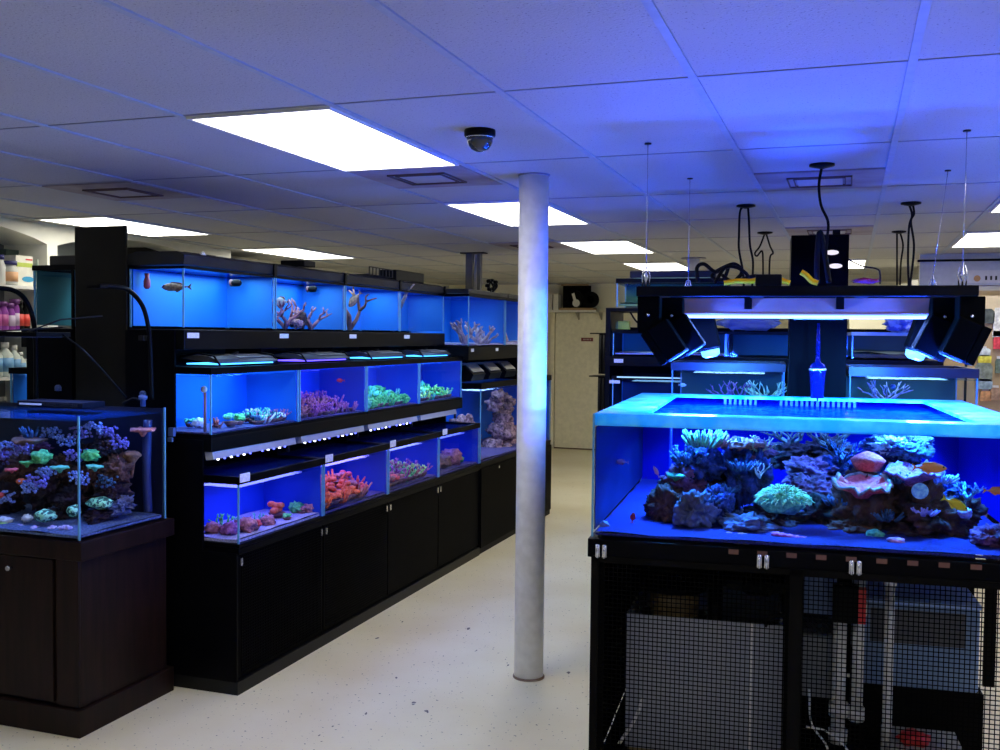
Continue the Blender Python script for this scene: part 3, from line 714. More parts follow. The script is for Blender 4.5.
# twin utility column by the ceiling
t = thing('utility_post', 'dark grey twin post with pale cables rising to the ceiling behind the shelving', 'post', (-3.36, 8.85, 0))
MB().box(-.07,-.03,0,-.005,.03,CZ-.01).build('post', mat('grey_steel_post', (.10,.10,.10), .5), t)
MB().box(.045,-.03,0,.075,.03,CZ-.01).build('post', mat('grey_steel_post', (.10,.10,.10), .5), t)
MB().box(-.12,-.05,CZ-.012,.12,.05,CZ-.001).build('ceiling_plate', GREYB, t)
MB().tube([(.012,0,.02),(.010,0,1.9),(.02,0,CZ-.02)], .008, 6).build('cable', WHITE, t)
MB().tube([(.032,.0,.02),(.036,0,1.9),(.026,0,CZ-.02)], .007, 6).build('cable', WHITE, t)

# ---- mirrored shelving behind tower on the left, tower
t = thing('black_tower', 'tall plain black tower panel rising behind the left reef tank', 'tower', (-3.570, Y0-.01, 0))
MB().box(0,0,0,.305,.012,2.188).build('panel', mat('tower_laminate', (.010,.009,.006), .5, var=.2, scale=4, spec=.1), t, bevel=.003)
mc, mbx = carcass('black shelving backing onto the tower, facing the left wall', True, Y0, 2)
tk = tank('murky green end tank left of the black tower', -3.835, Y0+.004, 1.705, -3.575, Y0+1.2, 1.985, bluebg('murky_teal_background', (.03,.14,.16)), .9, rim=(.025, BLACK), frame_bot=False)
lamp(-3.70, Y0+.5, 1.97, .15, .5, 4.5, (.8,1,.9))
simple('filter_bottle', MB().lathe([(.02,0),(.02,.09),(.012,.1),(.012,.12)], n=12), mat('cream_tube', (.5,.5,.35), .5), 'pale tube standing inside the murky green tank', 'filter tube', (-3.65, Y0+.12, 1.712))
simple('filter_bottle', MB().lathe([(.025,0),(.025,.05)], n=12), mat('cream_tube', (.5,.5,.35), .5), 'short pale cup hanging high in the murky green tank', 'filter cup', (-3.67, Y0+.14, 1.87))
simple('tank_hood', MB().box(0,0,0,.25,1.1,.05), hoodm, 'black hood on the murky tank left of the tower', 'aquarium hood', (-3.83, Y0+.1, 2.012), bevel=.006)
tank('teal tank low at the far left beyond the reef tank', -3.99, Y0+.004, 1.202, -3.62, Y0+.8, 1.47, bgA, .95, rim=(.03, BLACK))
lamp(-3.9, Y0+.4, 1.465, .25, .6, 5, (.6,.85,1))
#==LEFTREEF==
VIO = cmat('violet_polyps', (.10,.07,.30), (.40,.30,.85))
wood = mat('dark_stained_wood', (.009, .0045, .0035), .4, scale=3, col2=(.018, .008, .006), spec=.15)
wn = wood.node_tree
mp = wn.nodes.new('ShaderNodeMapping'); mp.inputs['Scale'].default_value = (12, 12, 1)
nz = [n for n in wn.nodes if n.type == 'TEX_NOISE'][0]; tcx = [n for n in wn.nodes if n.type == 'TEX_COORD'][0]
wn.links.new(tcx.outputs['Object'], mp.inputs[0]); wn.links.new(mp.outputs[0], nz.inputs['Vector'])
LX, LY, LD, LW = -2.97, 3.29, .55, 1.15
st = thing('aquarium_stand', 'dark brown wooden cabinet stand under the left reef tank', 'stand', (LX-LW, LY, 0))
MB().box(.02,.02,.115,LW-.012,LD+.02,.745).build('body', wood, st, bevel=.003)
MB().box(0,-.012,0,LW+.006,LD+.05,.115).build('plinth', wood, st, bevel=.004)
MB().box(0,-.004,.735,LW+.012,LD+.05,.815).build('top_moulding', wood, st, bevel=.004)
MB().box(LW-.125,.004,.12,LW-.012,.02,.735).build('corner_stile', wood, st, bevel=.002)
d = MB().box(LW-.60,.004,.13,LW-.145,.02,.73); dd = d.build('door', wood, st, bevel=.002)
MB().lathe([(.005,0),(.005,-.012),(.012,-.018),(.010,-.026)], c=(LW-.36,.004,.68), n=14, ax='y').build('knob', CHROME, dd)
MB().box(.05,.004,.13,LW-.605,.02,.73).build('door', wood, st, bevel=.002)
rt_ = tank('left reef tank full of corals on the brown wooden stand', LX-LW, LY, .822, LX, LY+LD, 1.335, mat('black_back_film', (.005,.006,.02), .4), .955, rim=None, back='y1', sand=(.014, mat('bluish_sand', (.04,.06,.14), .9, scale=120, col2=(.16,.22,.42), bump=.6)))
# wavemaker inside clipped to right
area('tank_lamp', (LX-.35, LY+.27, 1.60), .5, .25, 4.6, (.20,.34,1), spread=2.2)
def lr(px, py, Y, r, kind, seed, label, amp=.5): return rock(label, at(px, py, Y), r, kind, seed, amp, sub=5)
for k, (px,py,Y,rx,rz,kd) in enumerate([(5,500,3.60,.09,.09,'dark'),(22,470,3.66,.09,.08,'brown'),(45,490,3.62,.09,.09,'dark'),(62,470,3.66,.09,.07,'brown'),
   (75,500,3.64,.08,.07,'dark'),(95,478,3.66,.08,.08,'brown'),(112,492,3.66,.07,.06,'dark'),(118,470,3.68,.06,.07,'brown'),(108,448,3.70,.06,.05,'dark'),(122,505,3.66,.05,.04,'grey'),
   (92,455,3.70,.07,.06,'dark'),(30,448,3.72,.09,.05,'purple'),(0,455,3.70,.08,.05,'purple'),(55,515,3.56,.06,.03,'dark'),(100,516,3.58,.06,.035,'dark'),(-10,480,3.62,.1,.1,'dark')]):
    lr(px, py, Y, (rx*.8, .07, rz*.85), kd, 100+k, ['dark rock','brown rock'][int(kd=='brown')]+[' low at the far left of',' high at the left of',' in the left middle of',' in the centre of',' below the corner seam of',' right of the corner seam of',' low at the right of',' jutting at the right of',' high at the right of',' grey and low at the right of',' behind the green coral of',' purplish and high at the left of',' purplish at the left edge of',' under the striped coral of',' under the big striped coral of',' cut by the photo edge in'][k]+' the left reef tank')
def coral(mb, m, p, label, name='coral', rotz=0, rx=0): 
    o = tag(mb.build(name, m, loc=p, rotz=rotz), label, 'coral'); o.rotation_euler.x = rx; return o
def c1(px,py,Y,mb,m,label,**k): return coral(mb, m, at(px,py,Y), label, **k)
c1(42,457,3.52,MB().blob((0,0,0),(.045,.04,.028),5,.35,2.5,3),GRN,'rounded mint-green coral high in the middle of the left reef tank')
c1(27,463,3.50,plate(.035,.02,4),GRN,'small green plate coral left of the mint-green coral')
c1(60,468,3.50,plate(.040,.022,6),TEA,'pale teal plate coral just left of the corner seam')
c1(90,455,3.60,MB().blob((0,0,0),(.045,.03,.026),8,.35,2.5,3),GRN,'mint-green coral just right of the corner seam')
c1(95,467,3.56,plate(.036,.02,9),TEA,'teal plate coral right of the corner seam')
c1(45,516,3.42,MB().blob((0,0,0),(.048,.04,.028),11,.15,2,3),STRI,'green striped brain coral left of the corner seam')
c1(100,503,3.56,MB().blob((0,0,0),(.060,.045,.026),12,.15,2,3),STRI,'large green striped brain coral right of the corner seam')
c1(74,511,3.48,MB().blob((0,0,0),(.03,.03,.026),13,.15,2,3),STRI,'green striped coral half behind the corner seam')
c1(12,470,3.46,plate(.028,.014,14),PNK,'small salmon-pink plate coral at the left of the left reef tank')
c1(21,481,3.46,MB().blob((0,0,0),(.018,.018,.012),3,.4,3,3),ORG,'small orange-pink coral below the salmon plate')
c1(0,495,3.44,MB().blob((0,0,0),(.020,.018,.012),3,.4,3,3),PNK,'pink coral at the very left edge of the left reef tank')
c1(29,441,3.56,plate(.075,.05,21,.2),BRN,'brown table coral high at the left of the left reef tank')
c1(31,437,3.56,fingers(14,.05,.05,.005,6),BLU,'blue-tipped fingers rising from the brown table coral')
c1(4,520,3.40,MB().blob((0,0,0),(.035,.03,.014),31,.4,3,3),WHT,'pale flat coral on the sand at the left edge of the left reef tank')
c1(27,518,3.42,MB().blob((0,0,0),(.022,.02,.016),32,.4,3,3),WHT,'small cream coral on the sand left of the striped coral')
c1(3,524,3.38,MB().blob((0,0,0),(.022,.02,.008),33,.3,3,3),YGR,'bright lime coral flat on the sand at far left')
for k,(px,l) in enumerate([(18,'lilac polyp ball on the sand, first from the left'),(35,'lilac polyp ball on the sand, second from the left'),(53,'lilac polyp ball on the sand, third from the left'),(66,'lilac polyp ball on the sand, next to the corner seam')]):
    b = MB(); q = random.Random(k)
    for _ in range(12): b.blob((q.uniform(-.02,.02),q.uniform(-.02,.02),q.uniform(0,.014)),(.009,.009,.008),1,.2,2,2)
    c1(px,530,3.37,b,cmat('lilac_polyps',(.4,.3,.6),(.8,.7,1)),l)
PBL = cmat('pale_blue_polyps', (.10,.16,.5), (.5,.6,1), 120)
for k,(px,py,Y,m,l) in enumerate([(10,447,3.56,PBL,'cluster of blue-violet polyps at upper left of the left reef tank'),(0,458,3.52,VIO,'purple polyp cluster at the left edge of the reef tank'),(22,449,3.52,VIO,'purple polyp cluster beside the brown table coral'),
  (30,487,3.46,PBL,'cluster of pale blue polyps below the salmon plate'),(38,481,3.46,VIO,'lilac polyp cluster left of the dark centre'),(46,472,3.50,PBL,'blue polyps under the mint-green coral'),(80,478,3.56,PBL,'blue polyps hugging the corner seam'),
  (5,497,3.46,PBL,'blue polyps low at the left edge'),(80,432,3.64,VIO,'violet polyps high right of the corner seam'),(95,428,3.66,PBL,'blue polyps high at the top of the reef pile'),(108,432,3.68,VIO,'violet polyps high near the middle of the side glass'),(118,443,3.68,VIO,'violet polyps right of the dark rock'),
  (75,455,3.6,VIO,'violet polyps behind the corner seam'),(106,481,3.6,BLU,'small blue polyps on the brown rock right of the seam'),(52,433,3.62,PBL,'blue polyps near the water surface, centre'),(65,440,3.62,PBL,'blue polyps left of the seam near the surface')]):
    b = MB(); q = random.Random(k+50)
    for _ in range(46): b.blob((q.uniform(-.05,.05),q.uniform(-.02,.02),q.uniform(-.026,.026)),(.008,.006,.007),1,.2,2,1)
    c1(px,py,Y,b,m,l)
c1(143,430,3.74,plate(.055,.03,41,.1),MUT,'pink plate coral near the surface at the right of the left reef tank')
c1(132,455,3.72,plate(.040,.10,42,.1),BRN,'brown vase-shaped coral at the right of the left reef tank')
c1(121,467,3.70,branchy(4,.8,.07,.006,8),MUT,'dull branching coral right of centre in the left reef tank')
simple('overflow_pipe', MB().tube(curve([(0,0,.0),(0,-.01,.2),(.0,.0,.42)]), .02, 10), mat('blue_black_pipe', (.02,.03,.12), .3), 'dark upright pipe in the back right corner of the left reef tank', 'pipe', (LX-.05, LY+LD-.06, .86))
# goosenecks, panels
t = thing('gooseneck_lamp', 'black gooseneck lamp arm curving over the left reef tank in front of the tower', 'lamp', at(150, 345, 3.86))
b0 = at(150,345,3.86); q_ = [(152,400,3.87),(151,370,3.87),(150,345,3.86),(148,325,3.84),(142,305,3.80),(130,291,3.70),(117,287,3.60),(98,286,3.50)]
pts = [at(*a)-b0 for a in q_]
MB().tube(curve(pts), .0105, 10).build('arm', BPLAS, t)
MB().obox(pts[-1]+Vector((.0,0,-.004)), (.07,.05,.012)).build('tip_bracket', BPLAS, t)
MB().obox(at(143,338,3.85)-b0, (.03,.03,.025)).build('clamp', GREYB, t)
b0 = at(36,400,3.86); t = thing('gooseneck_lamp', 'black gooseneck lamp arm curving in from the left edge of the photo', 'lamp', b0)
pts = [at(*a)-b0 for a in [(36,400,3.86),(36,360,3.86),(35,335,3.86),(32,315,3.83),(24,298,3.78),(12,290,3.7),(-6,288,3.6),(-25,288,3.5)]]
MB().tube(curve(pts), .0115, 10).build('arm', BPLAS, t)
t = thing('light_panel', 'flat black light panel hanging edge-on above the left reef tank', 'aquarium light', (-3.46, 3.50, 1.655))
MB().box(-.16,-.10,0,.17,.10,.022).build('housing', BPLAS, t, bevel=.003)
MB().box(-.13,-.07,-.0008,.14,.08,.001).build('lens', emis('reef_panel_lens', (.12,.22,1), .25), t)
MB().tube([(.02,0,.02),(.02,.2,.08),(.12,.36,.10)], .004, 6).build('support_rod', GREYB, t)
MB().tube([(-.12,-.05,.022),(-.12,.36,.045)], .004, 6).build('support_rod', GREYB, t)
MB().tube(curve([(.17,.05,.012),(.21,.12,-.05),(.24,.22,-.15),(.27,.34,-.28)]), .004, 6).build('power_cord', CORD, t)
t = thing('led_light', 'flat LED light lying on the rim of the left reef tank with a white strip', 'aquarium light', (-3.36, 3.64, 1.338))
MB().box(-.20,-.08,0,.17,.06,.028).build('housing', mat('dark_blue_housing', (.004,.005,.012), .5, spec=.1), t, bevel=.003)
MB().box(-.185,-.083,.010,-.06,-.080,.018).build('white_strip', WHITE, t)
m = MB()
for k in range(16): m.box(-.045+k*.012, -.083, .008, -.040+k*.012, -.080, .022)
m.build('cooling_fins', GREYB, t)
for k, (px, py, l) in enumerate([(58,388,'small blue-white clamp on the black panel above the left reef tank, left one'),(143,394,'small blue-white clamp on the black panel above the left reef tank, right one')]):
    p = at(px, py, Y0-.019)
    simple('cable_clip', MB().lathe([(.010,-.006),(.016,-.006),(.016,.006),(.010,.006)], n=14, ax='y').box(-.018,-.004,-.014,.018,.004,-.008), mat('bluish_clip', (.06,.10,.25), .4), l, 'clip', p)
t = thing('return_nozzle', 'small nozzle at the back right rim of the left reef tank', 'nozzle', (LX-.10, LY+LD-.03, 1.338))
MB().lathe([(.012,0),(.012,.03),(.02,.035),(.02,.05),(.008,.055)], n=12).build('fitting', mat('bluish_clip', (.06,.10,.25), .4), t)
MB().tube(curve([(0,0,.02),(-.05,0,.035),(-.12,.01,.01)]), .007, 8).build('hose', CORD, t)
p = at(172, 432, Y0-.024); simple('side_clip', MB().box(-.014,-.01,-.02,.014,.01,.02).box(-.010,-.02,-.045,.014,-.008,-.025), mat('bluish_clip', (.06,.10,.25), .4), 'small blue-lit clip on the shelving end beside the left reef tank', 'clip', p)
#==RIGHTSTATION==
TZ0, TZ1, TW, TD = .935, 1.395, 1.52, 1.48
cyanb = mat('cyan_lit_acrylic_rim', (.0,.50,.95), .22, scale=9, col2=(.30,1,1), spec=.3, thr=(.42,.62))  # cyan light on clear acrylic put into this mottled colour
st = thing('aquarium_stand', 'black open-framed stand with wire mesh doors under the big right tank', 'stand', SO, SA)
for u in (0, TW-.05):
    for v in (.0, TD-.05): MB().box(u, v, 0, u+.05, v+.05, .86).build('frame_post', BLACKM, st)
MB().box(.004,.05,.04,.012,TD-.05,.86).build('side_panel', BLACKM, st)
MB().box(.012,.05,.004,TW-.05,TD-.05,.03).build('dark_floor_sheet', BLACKM, st)  # black sheet added so the floor inside the stand stays dark
MB().box(.05,TD-.02,.04,ats(947,620,TD-.016).x,TD-.012,.86).build('back_panel', BLACKM, st)
for a_, b_ in ((953,958),(963,973),(984,996)): MB().box(ats(a_,620,TD-.016).x,TD-.03,.04,ats(b_,620,TD-.016).x,TD-.012,.86).build('back_slat', BLACKM, st)
MB().box(.70,-.004,0,.76,.05,.86).build('centre_post', BLACKM, st)
m = MB().box(-.012,-.012,.86,TW+.012,.05,TZ0-.006).box(-.012,TD-.05,.86,TW+.012,TD+.012,TZ0-.006).box(-.012,.05,.86,.05,TD-.05,TZ0-.006).box(TW-.05,.05,.86,TW+.012,TD-.05,TZ0-.006)
m.build('top_rail', BLACK, st, bevel=.003)
for k in range(10): MB().box(.50+k*.1, -.0135, .905, .535+k*.1, -.0122, .922).build('worn_patch', mat('worn_tan_edge', (.16,.07,.05), .8), st)
MB().box(0,-.0,.0,TW,.05,.04).build('bottom_rail', BLACKM, st)
wire = mat('black_wire', (.003,.003,.003), .6, spec=.0)
for (ua, ub, nm) in ((.01,.735,0),(.735,1.50,1)):
    d = MB()
    for k in range(int((ub-ua-.02)/.0165)): u = ua+.01+k*.0165; d.box(u-.0015,-.016,.03,u+.0015,-.0135,.862)
    for k in range(int(.83/.0165)): z = .035+k*.0165; d.box(ua,-.0165,z-.0015,ub,-.0140,z+.0015)
    dd = d.build('mesh_door', wire, st)
    e = MB()
    for (a, b2, c, d2) in ((ua,.02,ua+.022,.865),(ub-.022,.02,ub,.865)): e.box(a,-.02,b2,c,-.012,d2)
    e.box(ua,-.02,.845,ub,-.012,.867); e.box(ua,-.02,.02,ub,-.012,.04); e.build('door_edge', BLACKM, dd)
for u in (.02,.045,.60,.625,.91,.935):
    MB().box(u,-.026,.865,u+.016,-.014,.91).lathe([(.006,.862),(.006,.912)], c=(u+.008,-.024,0), n=8).build('hinge', CHROME, st)

def stn(mb, name, m, label, cat, u, v, z, **k): return simple(name, mb, m, label, cat, sw(u, v, z), SA, **k)
# big tank
bt_ = tank('big display reef tank glowing vivid blue on the black stand', 0, 0, 0, TW, TD, TZ1-TZ0, mat('vivid_blue_back', (.0,.0015,.24), .6, scale=2, col2=(.0,.003,.30), spec=.1), .915, rim=None, back='y1', rotz=SA, root=sw(0,0,TZ0),
   sand=(.012, mat('blue_sand', (.001,.001,.06), .9, scale=140, col2=(.015,.02,.30), bump=.8)))
H = TZ1-TZ0; g=.006
for ch in bt_.children:
    if ch.name.startswith('water_surface'):
        ch.data.materials[0] = glassmat('deep_blue_water', (.40,.55,.8), (.5,.75,1), .9, (.0,.015,.45), .36, bump=.3)
MB().box(g+.002, g+.001, g+.02, g+.006, TD-g, H-.05).build('side_panel', mat('blue_reflection_side', (.003,.012,.05), .4, scale=5, col2=(.006,.02,.08)), bt_)  # added sheet, the blue reflection in the left pane put into its colour
m = MB(); w = .13
m.box(g,g,H-.045,TW-g,w*.9,H).box(g,TD-w,H-.012,TW-g,TD-g,H).box(g,w*.9,H-.012,.19,TD-w,H).box(TW-.19,w*.9,H-.012,TW-g,TD-w,H)  # front strip made tall to stand for the bright reflection under the waterline
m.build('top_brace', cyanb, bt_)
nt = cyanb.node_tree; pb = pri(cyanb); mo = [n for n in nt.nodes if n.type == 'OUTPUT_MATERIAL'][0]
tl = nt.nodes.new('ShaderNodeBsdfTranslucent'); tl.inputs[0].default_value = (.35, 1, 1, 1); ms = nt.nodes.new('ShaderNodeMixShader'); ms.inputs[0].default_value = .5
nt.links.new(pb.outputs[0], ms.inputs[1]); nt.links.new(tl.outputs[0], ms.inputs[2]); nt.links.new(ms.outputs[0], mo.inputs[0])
# overflow teeth on the back brace
m = MB()
for k in range(26):
    u = .42+k*.024
    if .58 < u < .66: continue
    m.box(u, TD-w-.008, H-.055, u+.012, TD-w-.001, H-.012)
m.build('overflow_comb', mat('deep_blue_acrylic', (.02,.05,.5), .3), bt_)
MB().box(TW-.012, g+.001, g+.03, TW-.008, TD-g, H-.014).build('side_panel', mat('vivid_blue_back', (.0,.01,.24)), bt_)
MB().tube([(.205,g+.9,.03),(.205,g+.9,H-.05)], .006, 8).build('inner_pipe', mat('deep_blue_acrylic', (.02,.05,.5)), bt_)

# contents
def sr(label, px, py, v, rx, rz, kd, seed, amp=.40, ry=None):
    p = ats(px, py, v); return rock(label, sw(p.x, p.y, p.z), (rx, ry or rx*.8, rz), kd, seed, amp, sub=5, rotz=seed)
K = 1/262
RK = [
 ('brown pitted rock at the left foot of the big reef', 668,508,.36,22,24,'brown'),('purple-brown rock leaning at the far left of the big reef', 683,486,.45,22,22,'purple'),
 ('blue-topped round boulder at the front left of the big reef', 695,512,.26,21,21,'grey'),('blue speckled rock right of the round boulder', 716,510,.32,18,22,'blue'),
 ('low purple-grey boulder lying at front centre left', 747,528,.26,27,13,'grey'),('blue encrusted rock high on the left mound', 700,464,.50,26,18,'blue'),
 ('dark hollow rock in the middle of the left mound', 722,488,.60,28,30,'dark'),('tall blue rock ridge of the left mound', 737,470,.50,15,32,'blue'),
 ('rock crest tinged red atop the left mound', 748,450,.55,24,13,'purple'),('dark blue rock on the right flank of the left mound', 757,480,.50,17,28,'blue'),
 ('brown rock below the green anemone', 775,520,.42,28,14,'dark'),('dim far rock behind the left mound', 790,455,.95,30,16,'dark'),('dim far rock near the tank centre', 825,452,1.0,28,16,'dark'),
 ('broad mauve rock behind the green anemone', 815,474,.75,34,17,'purple'),('mauve rock sloping down from centre', 812,492,.6,26,16,'purple'),('dark rock right of the green anemone', 828,512,.50,26,18,'dark'),
 ('blue-flecked rock left of the pink plate column', 838,470,.7,16,16,'blue'),('stout brown rock column under the pink plate', 864,505,.42,25,34,'brown'),('brown rubble foot of the pink plate column', 850,530,.40,28,14,'brown'),
 ('purple rock between the two right columns', 885,495,.55,18,32,'blue'),('large brown rock body of the right mound', 912,498,.48,30,32,'brown'),('lumpy brown rock low on the right mound', 935,520,.40,30,20,'brown'),
 ('purple-flecked rock at the right end of the right mound', 957,515,.50,22,20,'brown'),('blue-white rock peak of the right mound', 895,450,.60,28,16,'blue'),('pale blue rock on top right of the right mound', 912,446,.60,20,13,'grey'),
 ('rock base spreading under the right mound', 905,532,.42,40,12,'dark'),('blue-grey rock shelf at the right of the right mound', 945,490,.55,22,12,'blue'),('rock base under the left mound', 725,525,.55,40,15,'dark'),
 ('pinkish mound of rubble at the right edge of the big tank', 992,540,.20,18,12,'purple')]
for k, (l, px, py, v, rx, rz, kd) in enumerate(RK): sr(l, px, py, v, rx*K, rz*K, kd, 200+k, ry=min(rx*K*.9, .11))
def sc(label, px, py, v, mb, m, rz=0, rx=0):
    p = ats(px, py, v); o = tag(mb.build('coral', m, loc=sw(p.x,p.y,p.z), rotz=SA+rz), label, 'coral'); o.rotation_euler.x = rx; return o
sc('pink cone-shaped plate coral, upper of the two pink ones', 868,460,.42, MB().lathe([(.045,-.04),(.060,-.010),(.066,.0),(.05,.014),(.028,.026),(.006,.034)], n=24), PNK)
def bowlcoral(label, px, py, v, R_, h, seed, m, rm, rx):
    p = ats(px, py, v); t = thing('plate_coral', label, 'coral', sw(p.x,p.y,p.z), SA); t.rotation_euler.x = rx
    b, r_ = bowl(R_, h, seed); b.build('plate', m, t); r_.build('pale_edge', rm, t)
PALB = cmat('pale_coral_edge', (.20,.18,.16), (.5,.45,.40))
bowlcoral('large pink ruffled plate coral with pale edge', 862,483,.30,.100,.035,3,PNK,PALB,.20)
bowlcoral('violet ledge coral under the orange fish', 912,473,.36,.095,.03,5,PUR,cmat('violet_edge',(.2,.1,.35),(.45,.3,.7)),.15)
t = thing('anemone', 'pale mint-green frilly anemone in the middle of the big tank', 'anemone', sw(*ats(783,501,.30)), SA)
MB().blob((0,0,-.005),(.088,.06,.046),4,.2,2,3).build('base', TEA, t)
m = MB(); q = random.Random(8)
for k in range(420):
    a = q.uniform(0,2*PI); e = q.random(); r_ = math.sqrt(e); b0 = Vector((.090*r_*math.cos(a), .060*r_*math.sin(a), .056*math.sqrt(1-e)-.010)); out = Vector((math.cos(a)*r_, math.sin(a)*r_, .8-.9*r_)).normalized()
    l = q.uniform(.016,.030); m.tube([b0, b0+out*l*.6, b0+out*l+Vector((q.uniform(-.004,.004),0,-.007))], .003, 4, rads=[.0032,.0028,.0016])
m.build('tentacles', cmat('mint_tentacles',(.35,.95,.35),(.7,1,.55)), t)
sc('spiky pale-fingered coral crowning the left mound', 702,446,.46, fingers(70,.11,.07,.0055,3,.9), cmat('teal_finger_coral',(.10,.22,.12),(.30,.6,.3)))
sc('reddish finger coral at the right of the spiky crown', 716,446,.46, fingers(30,.06,.055,.005,5,.9), MUT)
sc('blue bushy coral on the left shoulder of the left mound', 688,462,.42, fingers(40,.09,.05,.006,9,1.1), BLU)
sc('small sprawling blue coral at the far left of the crown', 679,455,.42, branchy(5,1.6,.06,.005,4), BLU)
sc('small teal fan coral at the left edge of the mound', 676,476,.40, plate(.04,.03,8,.2), TEA)
sc('reddish encrusting coral on the crest', 744,444,.50, MB().blob((0,0,0),(.07,.05,.02),4,.6,3,3), MUT)
sc('pale curling branch coral right of the crest', 757,455,.50, branchy(6,1.4,.11,.005,14), cmat('olive_branch',(.35,.32,.2),(.65,.6,.4)))
sc('pale looping coral on the dark right flank', 760,478,.42, branchy(4,1.2,.09,.004,15), WHT)
sc('bunch of blue coral running down the ridge', 742,470,.42, fingers(44,.07,.05,.005,19,1.2), BLU)
sc('blue coral tuft between the boulders', 727,492,.42, fingers(30,.06,.04,.005,22,1.2), BLU)
sc('blue crust on the speckled boulder', 708,502,.27, fingers(34,.06,.03,.005,23,1.2), BLU)
sc('dim far bushy coral behind the crest', 790,447,.92, branchy(8,1.5,.16,.007,24), cmat('dim_olive',(.12,.14,.10)))
sc('dim far bushy coral near the tank centre', 830,448,.92, branchy(8,1.5,.16,.007,26), cmat('dim_olive',(.12,.14,.10)))
sc('blue branching coral left of the pink cone', 845,462,.6, branchy(7,1.4,.13,.006,27), BLU)
sc('teal and white knobbly coral on the right mound peak', 893,446,.52, MB().blob((0,0,0),(.06,.04,.03),31,.7,4,4), cmat('teal_white',(.2,.45,.55),(.8,.95,1)))
sc('blue knobbly coral beside the right mound peak', 910,452,.48, MB().blob((0,0,0),(.06,.04,.03),33,.7,4,4), BLU)
sc('round blue-ringed polyp on the right mound', 920,491,.26, MB().lathe([(.030,0),(.028,.01),(.018,.014),(.008,.006)], n=18, ax='y'), cmat('blue_ring_polyp',(.1,.35,.8),(.5,.9,1)), rx=0)
sc('lilac ball coral at the right of the right mound', 965,513,.32, MB().blob((0,0,0),(.026,.026,.02),35,.3,4,3), cmat('lilac_ball',(.35,.35,.8),(.7,.7,1)))
sc('teal cup coral at the foot of the right mound', 875,535,.26, MB().blob((0,0,0),(.032,.03,.02),36,.3,3,3), TEA)
sc('blue branching tips right of the yellow fish', 968,500,.45, branchy(6,1.0,.09,.006,28), cmat('teal_tips',(.1,.35,.5),(.3,.7,.8)))
sc('blue frilly coral under the violet ledge', 898,482,.36, fingers(40,.07,.04,.005,29,1.2), BLU)
sc('blue frilly coral right of the violet ledge', 940,482,.42, fingers(40,.08,.04,.005,30,1.2), cmat('pale_blue_frill',(.2,.35,.8),(.5,.75,1)))
sc('blue tuft at the foot between the columns', 888,520,.32, fingers(34,.06,.04,.005,33,1.2), BLU)
sc('blue tuft low on the right mound', 925,515,.30, fingers(26,.05,.03,.005,37,1.2), cmat('lilac_tuft',(.35,.3,.8),(.6,.55,1)))
sc('blue tuft beside the dark rock at centre', 840,505,.42, fingers(40,.08,.04,.005,38,1.2), BLU)
m = MB()
for k in range(5): m.blob((k*.022-.044,0,.004*(k % 2)), (.017,.014,.010), k, .3, 3, 3)
sc('pinkish ribbed clam-like coral on the sand at centre left', 735,536,.14, m, MUT)
m = MB()
for k in range(6): m.blob((k*.024-.05,0,-.003*k), (.018,.014,.009), k, .3, 3, 3)
sc('magenta coral strip on the sand at centre', 790,535,.14, m, cmat('magenta_coral',(.6,.05,.35),(.95,.25,.6)))
sc('pink dome polyp on the sand right of centre', 896,541,.14, MB().blob((0,0,0),(.03,.025,.014),3,.2,3,3), cmat('rose_dome',(.5,.15,.35),(.8,.35,.55)))
m = MB(); q = random.Random(9)
for _ in range(7): m.blob((q.uniform(-.05,.05),q.uniform(-.03,.03),0),(.018,.014,.008),q.random(),.4,3,2)
sc('scatter of pale shell rubble on the sand at lower left', 618,530,.15, m, cmat('shell_rubble',(.35,.3,.4),(.7,.6,.65)))
p = ats(604,525,.12); simple('snail_shell', MB().blob((0,0,0),(.018,.014,.014),4,.5,3,3), mat('grey_shell',(.35,.35,.45),.6), 'small grey snail at the front left corner of the big tank', 'snail', sw(*p))
p = ats(886,489,.30); simple('snail_shell', MB().lathe([(.012,-.012),(.014,0),(.008,.012),(.002,.02)],n=12), WHT, 'white cone snail between the pink plate and the right mound', 'snail', sw(*p))
ORF = mat('orange_scales',(1,.26,.03),.4); YLF = mat('yellow_scales',(1,.62,.0),.4); PKF = mat('pink_scales',(.8,.25,.3),.4)
fish('orange fish swimming above the right mound', sw(*ats(932,468,.22)), .10, .036, SA, (ORF, ORF))
fish('bright yellow fish at the right mound', sw(*ats(957,505,.18)), .082, .03, SA, (YLF, YLF), pitch=.45)
fish('orange fish cut by the right edge of the photo', sw(*ats(998,491,.25)), .075, .026, SA, (ORF, ORF))
fish('small pink fish pointing down in the left open water', sw(*ats(656,471,.35)), .045, .014, SA+PI, (PKF, PKF), pitch=-1.1)
fish('faint pink fish at the left of the big tank', sw(*ats(621,462,.55)), .05, .022, SA+PI, (PKF, PKF))
fish('dim red fish low at the left side of the big tank', sw(*ats(604,500,.55)), .06, .025, SA, (mat('dim_red_scales',(.5,.08,.15),.5), RED))
fish('small red shrimp-like fish standing on the sand at left', sw(*ats(633,517,.20)), .035, .018, SA, (RED, RED), pitch=-1.4)

